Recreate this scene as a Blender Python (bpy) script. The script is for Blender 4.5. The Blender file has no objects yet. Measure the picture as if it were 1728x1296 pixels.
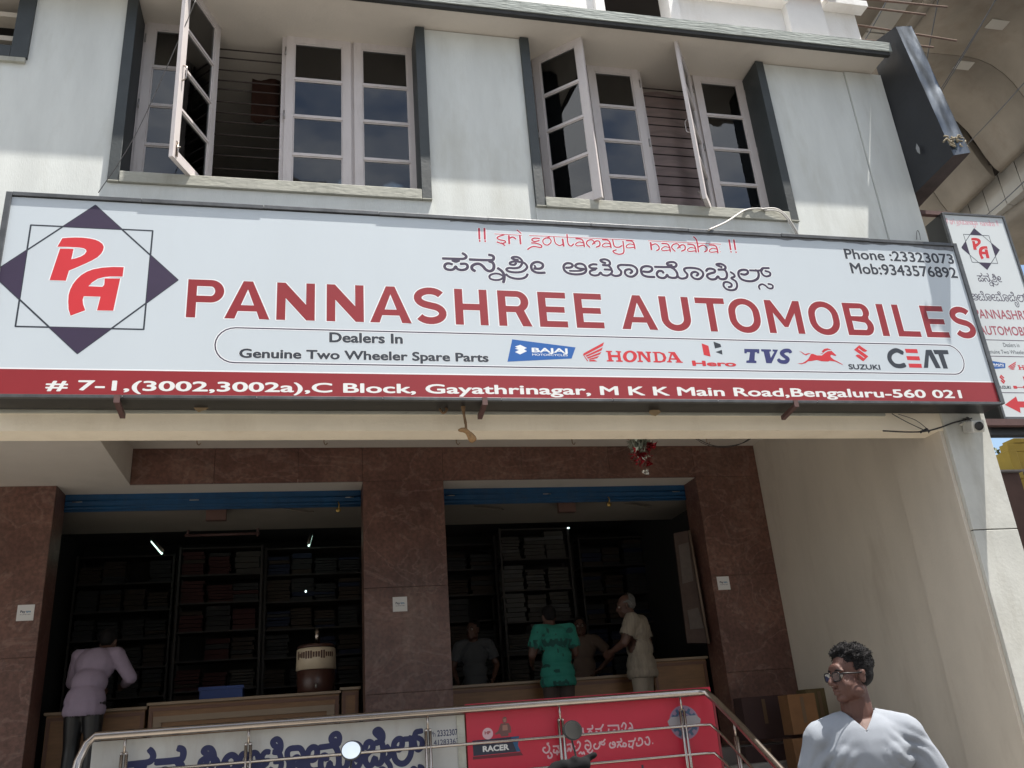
import bpy, bmesh, math, random
from mathutils import Vector, Matrix, noise
rnd = random.Random(7)
C = bpy.context.scene.collection
SC = bpy.context.scene

# ------------------------------------------------------------------ camera, sky, sun, exposure
FPX, CAMZ = 1471.0, 1.5
def cam_basis(pitch, yaw, roll):
    p, y, r = [math.radians(a) for a in (pitch, yaw, roll)]
    f = Vector((math.sin(y)*math.cos(p), math.cos(y)*math.cos(p), math.sin(p)))
    s = Vector((math.cos(y), -math.sin(y), 0)); u = s.cross(f)
    return s*math.cos(r)+u*math.sin(r), -s*math.sin(r)+u*math.cos(r), f
CR, CU, CF = cam_basis(21.81, 13.89, -4.586)
cd = bpy.data.cameras.new('camera'); cam = bpy.data.objects.new('camera', cd); C.objects.link(cam)
cd.sensor_width = 36; cd.lens = 36*FPX/1728; cd.clip_start = .05; cd.clip_end = 2000
m = Matrix((CR, CU, -CF)).transposed().to_4x4(); m.translation = (0, 0, CAMZ); cam.matrix_world = m
SC.camera = cam

SUN = Vector((.28, -.177, 1)).normalized()
EL = math.asin(SUN.z); AZ = math.atan2(SUN.x, SUN.y)
w = bpy.data.worlds.new('World'); SC.world = w; w.use_nodes = True
wt = w.node_tree; bg = wt.nodes['Background']
sky = wt.nodes.new('ShaderNodeTexSky'); sky.sky_type = 'NISHITA'; sky.sun_disc = False
sky.sun_elevation = EL; sky.sun_rotation = AZ; sky.air_density = 1.2; sky.dust_density = 1.4; sky.ozone_density = 1.5
wc = wt.nodes.new('ShaderNodeTexCoord'); wm = wt.nodes.new('ShaderNodeMapping'); wm.inputs['Scale'].default_value = (1, 1, 2.6)
wn = wt.nodes.new('ShaderNodeTexNoise'); wn.inputs['Scale'].default_value = 2.1; wn.inputs['Detail'].default_value = 9; wn.inputs['Roughness'].default_value = .55
wr = wt.nodes.new('ShaderNodeValToRGB'); wr.color_ramp.elements[0].position = .43; wr.color_ramp.elements[1].position = .60
wx = wt.nodes.new('ShaderNodeMix'); wx.data_type = 'RGBA'; wx.inputs['B'].default_value = (9.5, 9.8, 10.2, 1)
wt.links.new(wc.outputs['Generated'], wm.inputs['Vector']); wt.links.new(wm.outputs['Vector'], wn.inputs['Vector'])
wt.links.new(wn.outputs['Fac'], wr.inputs['Fac']); wt.links.new(wr.outputs['Color'], wx.inputs['Factor'])
wt.links.new(sky.outputs['Color'], wx.inputs['A']); wt.links.new(wx.outputs['Result'], bg.inputs['Color'])
bg.inputs['Strength'].default_value = .085
sd = bpy.data.lights.new('sun', 'SUN'); sd.energy = 5.0; sd.angle = math.radians(.53); sd.color = (1, .95, .87)
so = bpy.data.objects.new('sun', sd); C.objects.link(so); so.rotation_euler = SUN.to_track_quat('Z', 'Y').to_euler(); so.location = (3, -3, 30)
SC.view_settings.view_transform = 'Standard'; SC.view_settings.look = 'None'; SC.view_settings.gamma = 1
SC.view_settings.use_curve_mapping = False; SC.view_settings.exposure = 1.10
SC.cycles.max_bounces = 8; SC.cycles.diffuse_bounces = 5; SC.cycles.transparent_max_bounces = 12
SC.cycles.sample_clamp_indirect = 8; SC.cycles.use_denoising = True

# measured directions -> points on real planes of the place
def ray(x, y): return CR*((x-864)/FPX) - CU*((y-648)/FPX) + CF
def P(x, y, Y):
    d = ray(x, y); t = Y/d.y; return Vector((d.x*t, Y, CAMZ+d.z*t))
def PX(x, y, X):
    d = ray(x, y); t = X/d.x; return Vector((X, d.y*t, CAMZ+d.z*t))
def PZ(x, y, Z):
    d = ray(x, y); t = (Z-CAMZ)/d.z; return Vector((d.x*t, d.y*t, Z))

# ------------------------------------------------------------------ materials
MATS = {}
def mat(name, col, rough=.8, var=.0, scale=3.0, bump=.0, bscale=40.0, metal=0.0, spec=.5, col2=None, stain=0.0, stainc=(.2,.17,.13), stretch=(1,1,1), coat=0, veins=0):
    if name in MATS: return MATS[name]
    m = bpy.data.materials.new(name); m.use_nodes = True; t = m.node_tree; b = t.nodes['Principled BSDF']
    b.inputs['Base Color'].default_value = (*col, 1); b.inputs['Roughness'].default_value = rough
    b.inputs['Metallic'].default_value = metal; b.inputs['Specular IOR Level'].default_value = spec
    if coat: b.inputs['Coat Weight'].default_value = coat
    if var or col2 or stain or bump:
        tc = t.nodes.new('ShaderNodeTexCoord'); mp = t.nodes.new('ShaderNodeMapping'); mp.inputs['Scale'].default_value = stretch
        t.links.new(tc.outputs['Object'], mp.inputs['Vector'])
    if var or col2:
        n = t.nodes.new('ShaderNodeTexNoise'); n.inputs['Scale'].default_value = scale; n.inputs['Detail'].default_value = 8; n.inputs['Roughness'].default_value = .62
        t.links.new(mp.outputs['Vector'], n.inputs['Vector'])
        r = t.nodes.new('ShaderNodeValToRGB'); t.links.new(n.outputs['Fac'], r.inputs['Fac'])
        c2 = col2 or tuple(c*(1-var) for c in col)
        r.color_ramp.elements[0].position = .32; r.color_ramp.elements[0].color = (*c2, 1)
        r.color_ramp.elements[1].position = .68; r.color_ramp.elements[1].color = (*col, 1)
        src = r.outputs['Color']
        if stain:
            n2 = t.nodes.new('ShaderNodeTexNoise'); n2.inputs['Scale'].default_value = scale*.45; n2.inputs['Detail'].default_value = 10; n2.inputs['Roughness'].default_value = .7
            mp2 = t.nodes.new('ShaderNodeMapping'); mp2.inputs['Scale'].default_value = (3, 3, .8); mp2.inputs['Location'].default_value = (3.1, 1.7, .4)
            t.links.new(tc.outputs['Object'], mp2.inputs['Vector']); t.links.new(mp2.outputs['Vector'], n2.inputs['Vector'])
            r2 = t.nodes.new('ShaderNodeValToRGB'); r2.color_ramp.elements[0].position = .52; r2.color_ramp.elements[1].position = .78
            r2.color_ramp.elements[1].color = (stain, stain, stain, 1); t.links.new(n2.outputs['Fac'], r2.inputs['Fac'])
            mx = t.nodes.new('ShaderNodeMix'); mx.data_type = 'RGBA'; mx.inputs['B'].default_value = (*stainc, 1)
            t.links.new(r2.outputs['Color'], mx.inputs['Factor']); t.links.new(src, mx.inputs['A']); src = mx.outputs['Result']
        if veins:
            nv = t.nodes.new('ShaderNodeTexNoise'); nv.inputs['Scale'].default_value = 1.1; nv.inputs['Detail'].default_value = 9; nv.inputs['Distortion'].default_value = 2.2
            t.links.new(mp.outputs['Vector'], nv.inputs['Vector']); rv = t.nodes.new('ShaderNodeValToRGB')
            for e_, (p_, c_) in zip((0, 1), ((.485, (0, 0, 0, 1)), (.54, (0, 0, 0, 1)))): rv.color_ramp.elements[e_].position = p_; rv.color_ramp.elements[e_].color = c_
            e3 = rv.color_ramp.elements.new(.51); e3.color = (veins, veins, veins, 1)
            mv = t.nodes.new('ShaderNodeMix'); mv.data_type = 'RGBA'; mv.inputs['B'].default_value = (.26, .18, .15, 1)
            t.links.new(nv.outputs['Fac'], rv.inputs['Fac']); t.links.new(rv.outputs['Color'], mv.inputs['Factor']); t.links.new(src, mv.inputs['A'])
            ns = t.nodes.new('ShaderNodeTexNoise'); ns.inputs['Scale'].default_value = 30; ns.inputs['Detail'].default_value = 4; t.links.new(tc.outputs['Object'], ns.inputs['Vector'])
            rs = t.nodes.new('ShaderNodeValToRGB'); rs.color_ramp.elements[0].position = .35; rs.color_ramp.elements[0].color = (.74, .72, .72, 1); rs.color_ramp.elements[1].position = .65; rs.color_ramp.elements[1].color = (1.15, 1.12, 1.12, 1)
            mm = t.nodes.new('ShaderNodeMix'); mm.data_type = 'RGBA'; mm.blend_type = 'MULTIPLY'; mm.inputs['Factor'].default_value = 1
            t.links.new(ns.outputs['Fac'], rs.inputs['Fac']); t.links.new(mv.outputs['Result'], mm.inputs['A']); t.links.new(rs.outputs['Color'], mm.inputs['B']); src = mm.outputs['Result']
        t.links.new(src, b.inputs['Base Color'])
    if bump:
        n = t.nodes.new('ShaderNodeTexNoise'); n.inputs['Scale'].default_value = bscale; n.inputs['Detail'].default_value = 6
        t.links.new(mp.outputs['Vector'], n.inputs['Vector'])
        bp = t.nodes.new('ShaderNodeBump'); bp.inputs['Strength'].default_value = bump; bp.inputs['Distance'].default_value = .01
        t.links.new(n.outputs['Fac'], bp.inputs['Height']); t.links.new(bp.outputs['Normal'], b.inputs['Normal'])
    MATS[name] = m; return m
def glass_mat(name='window_glass', tint=(.55,.6,.62)):
    if name in MATS: return MATS[name]
    m = bpy.data.materials.new(name); m.use_nodes = True; t = m.node_tree; t.nodes.remove(t.nodes['Principled BSDF'])
    tr = t.nodes.new('ShaderNodeBsdfTransparent'); tr.inputs[0].default_value = (*tint, 1)
    gl = t.nodes.new('ShaderNodeBsdfGlossy'); gl.inputs['Roughness'].default_value = .015
    fr = t.nodes.new('ShaderNodeFresnel'); fr.inputs['IOR'].default_value = 1.75
    n = t.nodes.new('ShaderNodeTexNoise'); n.inputs['Scale'].default_value = 2.5
    tc = t.nodes.new('ShaderNodeTexCoord'); t.links.new(tc.outputs['Object'], n.inputs['Vector'])
    bp = t.nodes.new('ShaderNodeBump'); bp.inputs['Strength'].default_value = .12; bp.inputs['Distance'].default_value = .01
    t.links.new(n.outputs['Fac'], bp.inputs['Height']); t.links.new(bp.outputs['Normal'], gl.inputs['Normal'])
    mx = t.nodes.new('ShaderNodeMixShader'); t.links.new(fr.outputs[0], mx.inputs[0]); t.links.new(tr.outputs[0], mx.inputs[1]); t.links.new(gl.outputs[0], mx.inputs[2])
    t.links.new(mx.outputs[0], t.nodes['Material Output'].inputs['Surface']); MATS[name] = m; return m
def emit_mat(name, col, s):
    m = bpy.data.materials.new(name); m.use_nodes = True; b = m.node_tree.nodes['Principled BSDF']
    b.inputs['Base Color'].default_value = (*col, 1); b.inputs['Emission Color'].default_value = (*col, 1); b.inputs['Emission Strength'].default_value = s
    MATS[name] = m; return m
M_wall = mat('white_wall_paint', (.65,.675,.655), .9, .16, 1.5, .14, 70, stain=.65, stainc=(.43,.43,.38), stretch=(2.2,2.2,.45))
M_upper = mat('upper_white_paint', (.76,.76,.75), .9, .10, 2.0, .3, 40, stain=.35, stainc=(.4,.36,.3))
M_cream = mat('cream_wall_paint', (.60,.545,.465), .9, .12, 1.4, .2, 45, stain=.6, stainc=(.36,.30,.24), stretch=(1.5,1.5,.6))
M_pillar = mat('weathered_pillar_paint', (.56,.56,.52), .9, .16, 2.4, .16, 30, stain=.5, stainc=(.28,.26,.21))
M_soffit = mat('soffit_paint', (.62,.57,.51), .9, .08, 1.2, .2, 40, stain=.25, stainc=(.33,.3,.27))
M_slabedge = mat('weathered_grey_slab_edge', (.33,.36,.34), .9, .35, 6, .8, 30, stain=.6, stainc=(.14,.15,.13), stretch=(.3,1,2))
M_darkband = mat('dark_drip_band', (.035,.036,.035), .8, .3, 6)
M_fin = mat('dark_green_grey_paint', (.040,.048,.050), .55, .25, 5, .2, 40)
M_sill = mat('weathered_green_sill', (.40,.40,.35), .85, .22, 7, .4, 40, stain=.5, stainc=(.17,.18,.14), stretch=(.4,1,1))
M_frame = mat('pinkish_white_wood_paint', (.60,.555,.545), .5, .10, 8, .15, 60, stain=.35, stainc=(.33,.28,.25), stretch=(1,1,.3))
M_steel = mat('stainless_steel', (.42,.37,.33), .26, .12, 14, metal=1)
M_hinge = mat('hinge_metal', (.35,.34,.33), .4, metal=1)
M_bar = mat('painted_grille_iron', (.055,.042,.038), .6, spec=.2)
M_black = mat('black_metal', (.009,.009,.010), .45, .2, 8)
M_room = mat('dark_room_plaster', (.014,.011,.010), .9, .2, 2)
M_glass = glass_mat()
M_asph = mat('asphalt', (.20,.19,.175), .9, .3, 2.5, .8, 60, stain=.3, stainc=(.1,.1,.1))
M_pave = mat('pavement_concrete', (.34,.32,.29), .9, .25, 3, .6, 40, stain=.4, stainc=(.2,.18,.15))
M_lift = None

# ------------------------------------------------------------------ mesh helpers
def box(bm, x0, x1, y0, y1, z0, z1, mi=0, rot=None):
    vs = [bm.verts.new((x, y, z)) for x in (x0, x1) for y in (y0, y1) for z in (z0, z1)]
    for q in ((0,1,3,2),(4,6,7,5),(0,4,5,1),(2,3,7,6),(0,2,6,4),(1,5,7,3)):
        f = bm.faces.new([vs[i] for i in q]); f.material_index = mi
    return vs
def xbox(bm, mtx, *a):
    vs = box(bm, *a)
    for v in vs: v.co = mtx @ v.co
    return vs
def prism(bm, poly, d):            # poly: list of Vectors in a plane, extruded by vector d
    a = [bm.verts.new(p) for p in poly]; b = [bm.verts.new(p+d) for p in poly]; n = len(a)
    bm.faces.new(a[::-1]); bm.faces.new(b)
    for i in range(n): bm.faces.new((a[i], a[(i+1) % n], b[(i+1) % n], b[i]))
def tube(bm, pts, r, n=10, cap=True):
    pts = [Vector(p) for p in pts]; rs = r if isinstance(r, (list, tuple)) else [r]*len(pts); rings = []
    up = Vector((0, 0, 1)); prev = None
    for i, p in enumerate(pts):
        t = (pts[min(i+1, len(pts)-1)]-pts[max(i-1, 0)]).normalized()
        a = prev if prev is not None else (up if abs(t.z) < .9 else Vector((1, 0, 0)))
        s = (a - t*a.dot(t)).normalized(); prev = s; c = t.cross(s)
        rings.append([bm.verts.new(p+(s*math.cos(2*math.pi*k/n)+c*math.sin(2*math.pi*k/n))*rs[i]) for k in range(n)])
    for A, B in zip(rings, rings[1:]):
        for k in range(n): f = bm.faces.new((A[k], A[(k+1) % n], B[(k+1) % n], B[k])); f.smooth = True
    if cap: bm.faces.new(rings[0][::-1]); bm.faces.new(rings[-1])
def lathe(bm, prof, cx=0, cy=0, n=24):
    rings = [[bm.verts.new((cx+r*math.cos(2*math.pi*k/n), cy+r*math.sin(2*math.pi*k/n), z)) for k in range(n)] for r, z in prof]
    for A, B in zip(rings, rings[1:]):
        for k in range(n): f = bm.faces.new((A[k], A[(k+1) % n], B[(k+1) % n], B[k])); f.smooth = True
    bm.faces.new(rings[0][::-1]); bm.faces.new(rings[-1])
def ell(bm, c, r, seg=12, rot=None):
    mt = Matrix.Translation(c)
    if rot is not None: mt = mt @ rot
    mt = mt @ Matrix.Diagonal((*r, 1))
    bmesh.ops.create_uvsphere(bm, u_segments=seg, v_segments=max(6, seg*2//3), radius=1, matrix=mt)
def smooth_pts(p, k=4):
    p = [Vector(q) for q in p]; out = []
    for i in range(len(p)-1):
        a = p[max(i-1, 0)]; b = p[i]; c = p[i+1]; d = p[min(i+2, len(p)-1)]
        for j in range(k):
            t = j/k; out.append(.5*((2*b)+(c-a)*t+(2*a-5*b+4*c-d)*t*t+(3*b-a-3*c+d)*t**3))
    out.append(p[-1]); return out
def obj(name, bm, m, parent=None, bevel=0, smooth=False, kind=None):
    me = bpy.data.meshes.new(name); bmesh.ops.recalc_face_normals(bm, faces=bm.faces); bm.to_mesh(me); bm.free()
    return link(name, me, m, parent, bevel, smooth, kind)
def link(name, me, m, parent=None, bevel=0, smooth=False, kind=None):
    o = bpy.data.objects.new(name, me); C.objects.link(o)
    for x in (m if isinstance(m, (list, tuple)) else [m]): me.materials.append(x)
    if smooth: me.polygons.foreach_set('use_smooth', [True]*len(me.polygons))
    if parent is not None:
        o.parent = parent
        o.matrix_parent_inverse = world_of(parent).inverted()
    if bevel:
        b = o.modifiers.new('bevel', 'BEVEL'); b.width = bevel; b.segments = 2; b.limit_method = 'ANGLE'
    if kind: o['kind'] = kind
    return o
def world_of(o):
    mm = Matrix.LocRotScale(o.location, o.rotation_euler, o.scale)
    return (world_of(o.parent) @ o.matrix_parent_inverse @ mm) if o.parent else mm
def thing(name, label, cat, loc=(0, 0, 0), group=None):
    o = bpy.data.objects.new(name, None); C.objects.link(o); o.location = loc; o.empty_display_size = .1
    return tag(o, label, cat, group)
def tag(o, label, cat, group=None):
    o['label'] = label; o['category'] = cat
    if group: o['group'] = group
    return o
def quick(name, m, parent, *boxes, bevel=0, kind=None):
    bm = bmesh.new()
    for b in boxes: box(bm, *b)
    return obj(name, bm, m, parent, bevel, kind=kind)

# ------------------------------------------------------------------ flat print helpers
LAY = .10     # print layers lie a fraction of a millimetre above each other
def fill(name, polys, m, parent, plane_y, dy, close=True):   # polys: outlines (x,z); holes by even-odd rule
    cu = bpy.data.curves.new(name, 'CURVE'); cu.dimensions = '2D'; cu.fill_mode = 'BOTH'
    for pl in polys:
        s = cu.splines.new('POLY'); s.points.add(len(pl)-1); s.use_cyclic_u = True
        for q, (x, z) in zip(s.points, pl): q.co = (x, z, 0, 1)
    o = bpy.data.objects.new(name, cu); me = bpy.data.meshes.new_from_object(o)
    for v in me.vertices: v.co = Vector((v.co.x, plane_y-dy*LAY, v.co.y))
    bpy.data.objects.remove(o); bpy.data.curves.remove(cu); me.name = name
    return link(name, me, m, parent)
def ribbon(name, strokes, m, parent, plane_y, dy, smooth=True):   # strokes: (points (x,z), width)
    bm = bmesh.new()
    for si, (pts, wd) in enumerate(strokes):
        p = [Vector((a, b, 0)) for a, b in pts]
        if len(p) == 1: p = [p[0]-Vector((wd*.01, 0, 0)), p[0]+Vector((wd*.01, 0, 0))]
        if smooth and len(p) > 2: p = smooth_pts(p, 5)
        prev = None
        t0 = (p[0]-p[1]).normalized(); t1 = (p[-1]-p[-2]).normalized()
        cap = .30*wd
        p = [p[0]+t0*cap]+p+[p[-1]+t1*cap]
        for i, q in enumerate(p):
            t = (p[min(i+1, len(p)-1)]-p[max(i-1, 0)]).normalized(); n = Vector((-t.y, t.x, 0))
            h = wd*.5*(.72 if i in (0, len(p)-1) else 1)
            y = plane_y-dy*LAY-(si % 7)*1.4e-5-i*1.0e-6
            a = bm.verts.new((q.x+n.x*h, y, q.y+n.y*h)); b = bm.verts.new((q.x-n.x*h, y, q.y-n.y*h))
            if prev: bm.faces.new((prev[0], a, b, prev[1]))
            prev = (a, b)
    return obj(name, bm, m, parent)
def text(name, s, x0, x1, zb, zt, m, parent, plane_y, dy, off=.0, halo=None, hw=.02):
    def mk(body):
        cu = bpy.data.curves.new('t', 'FONT'); cu.body = body; cu.resolution_u = 4
        o = bpy.data.objects.new('t', cu); me = bpy.data.meshes.new_from_object(o)
        bpy.data.objects.remove(o); bpy.data.curves.remove(cu); return me
    h = mk('H'); cap = max(v.co.y for v in h.vertices)+2*off; me = mk(s)
    V_ = [v.co.copy() for v in me.vertices]; F_ = [tuple(p.vertices) for p in me.polygons]
    a, b = min(v.x for v in V_)-off, max(v.x for v in V_)+off
    sx = (x1-x0)/(b-a); sz = (zt-zb)/cap
    def place(nm, r, d, mt):
        n = 1 if r == 0 else 8; vs, fs = [], []
        for k in range(n+1 if r else 1):
            ox, oz = (0, 0) if k == n or r == 0 else (r*math.cos(k*math.pi/4), r*math.sin(k*math.pi/4)); c = len(vs)
            vs += [(x0+(v.x+ox-a)*sx, plane_y-d*LAY-k*1.0e-5, zb+(v.y+oz+off)*sz) for v in V_]; fs += [tuple(i+c for i in f) for f in F_]
        q = bpy.data.meshes.new(nm); q.from_pydata(vs, [], fs); return link(nm, q, mt, parent)
    o = place(name, off, dy, m)
    if halo: place(name+'_halo', off+hw, dy-.0012, halo)
    return o

# ================================================================== STREET SETTING
YS, YW, YF, YG = 6.1, 6.4, 6.69, 9.75        # sign, upper wall, window frames, granite front
Zc = lambda r, Y: CAMZ+r*Y                    # height seen at slope r on plane Y
bm = bmesh.new(); box(bm, -160, 160, -160, 200, -.3, 0); o = obj('ground', bm, M_asph, kind='structure')
bm = bmesh.new(); box(bm, -30, 8.2, 4.6, 40, -.2, .13); o = obj('pavement', bm, M_pave, kind='structure', bevel=.01)

# ================================================================== SHOP BUILDING
B = thing('shop_building', 'white two storey shop building with maroon granite shop front and open casement windows', 'building', (0, YW, 0))
soff = Zc(.983, YW)                           # balcony soffit at wall
beamb = Zc(.3495, YW)
XL = -9.0; XC = .9285*YW                      # left end, right corner
w1 = (-.2545*YW, .1555*YW); w2 = (.3015*YW, .7085*YW); zs = Zc(.690, YW)
lw = (-9.0, -.368*YW); lz = Zc(.862, YW)
xcr = .858*YW
quick('wall', M_wall, B,
      (XL, xcr, YW, YW+.28, beamb+.9, zs-.04),
      (XL, w1[0], YW, YW+.28, zs-.04, lz), (lw[1], w1[0], YW, YW+.28, lz, soff),
      (w1[1], w2[0], YW, YW+.28, zs-.04, soff), (w2[1], xcr, YW, YW+.28, zs-.04, soff))
quick('corner_pier', M_wall, B, (xcr+.012, XC, YW-.012, YW+.28, beamb+.9, soff))
quick('joint_strip', mat('joint_grey', (.33,.34,.34), .9), B, (xcr, xcr+.012, YW+.006, YW+.27, beamb+.9, soff))
quick('side_wall', M_wall, B, (XC-.2, XC-.001, YW+.28, 12.0, beamb, soff+3))
# beam under the sign and weathered lip
quick('front_beam', mat('warm_beam_paint', (.84,.75,.60), .9, .10, 2, .2, 40, stain=.35, stainc=(.5,.4,.28)), B, (XL, .864*YW, YW, YW+.22, beamb, beamb+.895))
quick('beam_lip', M_sill, B, (XL, .775*YW, YW-.018, YW-.001, Zc(.370, YW), Zc(.3735, YW)))
# balcony slab
yb = 6.11
quick('balcony_slab', M_soffit, B, (XL, .955*yb, yb, YW+3, soff+.012, soff+.14))
quick('slab_edge', M_slabedge, B, (XL, .965*yb, yb-.022, yb-.001, soff+.045, soff+.165))
quick('drip_band', M_darkband, B, (XL, .960*yb, yb-.012, yb+.03, soff, soff+.044))
# upper storey wall above slab
zu = soff+.141
yu = 6.42
qx = lambda x, y: P(x, y, yu).x
quick('upper_wall', M_upper, B, (XL, qx(1015, 15), yu, yu+.2, zu, zu+2.6), (qx(1130, 20), XC-.08, yu, yu+.2, zu, zu+2.6), (qx(1015, 15), qx(1130, 20), yu, yu+.2, Zc(1.14, yu), zu+2.6))
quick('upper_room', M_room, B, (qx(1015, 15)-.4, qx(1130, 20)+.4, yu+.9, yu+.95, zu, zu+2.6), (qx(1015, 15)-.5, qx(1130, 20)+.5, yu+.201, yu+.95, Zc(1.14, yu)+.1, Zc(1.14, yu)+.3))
bm = bmesh.new(); box(bm, qx(1130, 20)-.02, qx(1142, 25)+.02, yu-.05, yu-.001, zu, zu+2.5); box(bm, qx(1003, 15), qx(1015, 15)+.02, yu-.05, yu-.001, zu, zu+2.5); obj('opening_jamb', bm, M_upper, B)
quick('upper_pilaster', M_upper, B, (qx(1322, 30), qx(1385, 40), yu-.09, yu-.001, zu, zu+2.5))
quick('upper_ledge', M_upper, B, (qx(1140, 8), qx(1322, 20), yu-.12, yu-.001, Zc(1.108, yu), Zc(1.118, yu)), (qx(1386, 20), XC, yu-.14, yu-.001, Zc(1.115, yu), Zc(1.127, yu)))
quick('timber_ledge', mat('terracotta_ledge', (.42,.26,.18), .8, .3, 8), B, (qx(1312, 5), qx(1400, 12), yu-.24, yu-.092, Zc(1.128, yu), Zc(1.145, yu)))
# rebars poking out past the corner
for a, b in (((1470, 0), (1598, 12)), ((1450, 12), (1562, 25)), ((1455, 44), (1614, 69)), ((1460, 68), (1575, 80))):
    bm = bmesh.new(); p0 = P(*a, 6.75); p1 = P(*b, 6.75); p0 = p0-(p1-p0)*.3; tube(bm, [p0, (p0+p1)/2+Vector((0, 0, .004)), p1], .0125, 8)
    obj('rebar', bm, mat('rusty_rebar', (.20,.13,.10), .9, .4, 30, 1, 160), B)

# ---- windows
def zf(r): return CAMZ+r*YF
FT = Zc(.9565, YF); FB = zs-.03
def leaf(hx, hy, ang, wd, flip, seed, handle=True, name='casement'):
    """hinge point, opening angle, width; flip=-1 when hinge is on the right"""
    h0, h1 = FB+.05, FT-.085
    e = thing_part(name, (hx, hy, 0), ang)
    st, dep = .078, .036; s = flip
    def X(a): return a*s
    bm = bmesh.new()
    def bb(xa, xb, za, zb, d0=0, d1=dep):
        x0, x1 = sorted((X(xa), X(xb))); box(bm, x0, x1, d0, d1, za, zb)
    bb(0, st, h0, h1); bb(wd-st, wd, h0, h1); bb(st, wd-st, h1-st*1.1, h1); bb(st, wd-st, h0, h0+st*1.2)
    ph = (h1-h0-st*2.3)/4; g = .013
    for k in (1, 2, 3):
        z = h0+st*1.2+ph*k; bb(st, wd-st, z-g, z+g)
    for k in range(4):                       # sloping beads round each pane
        za = h0+st*1.2+ph*k+(g if k else 0); zb = h0+st*1.2+ph*(k+1)-(g if k < 3 else 0)
        for q in ((st, st+.012, za, zb), (wd-st-.012, wd-st, za, zb), (st+.012, wd-st-.012, za, za+.010), (st+.012, wd-st-.012, zb-.010, zb)): bb(*q, .008, .026)
    o = obj(name, bm, M_frame, B, bevel=.002); o.parent = B; o.matrix_parent_inverse = world_of(B).inverted()
    o.matrix_basis = Matrix.Translation((hx, hy, 0)) @ Matrix.Rotation(ang, 4, 'Z')
    inv = o
    for k in range(4):
        za = h0+st*1.2+ph*k+.004; zb = h0+st*1.2+ph*(k+1)-.004
        bm = bmesh.new(); x0, x1 = sorted((X(st+.004), X(wd-st-.004))); box(bm, x0, x1, .0155, .0195, za, zb)
        me = bpy.data.meshes.new('pane'); bm.to_mesh(me); bm.free(); me.materials.append(M_glass)
        p = bpy.data.objects.new('pane', me); C.objects.link(p); p.parent = inv
    for z in (h0+.16, (h0+h1)/2, h1-.2):
        bm = bmesh.new(); tube(bm, [(X(-.002), -.006, z-.045), (X(-.002), -.006, z+.045)], .007, 8)
        me = bpy.data.meshes.new('hinge'); bm.to_mesh(me); bm.free(); me.materials.append(M_hinge)
        p = bpy.data.objects.new('hinge', me); C.objects.link(p); p.parent = inv
    if handle:
        bm = bmesh.new(); y = .04
        tube(bm, smooth_pts([(X(wd-.04), y-.005, h0+.78), (X(wd-.04), y+.03, h0+.80), (X(wd-.04), y+.034, h0+.86), (X(wd-.04), y+.03, h0+.92), (X(wd-.04), y-.005, h0+.94)], 3), .006, 8)
        box(bm, *sorted((X(wd-.055), X(wd-.03))), .0365, .042, h0+.03, h0+.17); tube(bm, [(X(wd-.042), .05, h0+.02), (X(wd-.042), .05, h0+.16)], .005, 8)
        tube(bm, [(X(wd-.042), .05, h0+.11), (X(wd-.042), .075, h0+.11)], .005, 8)
        me = bpy.data.meshes.new('latch'); bm.to_mesh(me); bm.free(); me.materials.append(M_steel)
        p = bpy.data.objects.new('latch', me); C.objects.link(p); p.parent = inv
    return o
def thing_part(*a): return None
def open_angle(hx, hy, wd, r, side):          # angle at which the free edge lies on the line X = r*Y
    best = None
    for k in range(1, 360):
        a = math.radians(k*.5)*side
        x = hx+wd*math.cos(a)*(1 if side < 0 else -1); y = hy-abs(wd*math.sin(a))
        e = abs(x-r*y)
        if best is None or e < best[0]: best = (e, a)
    return best[1]
fr = .045; yl = YF-.012
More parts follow.
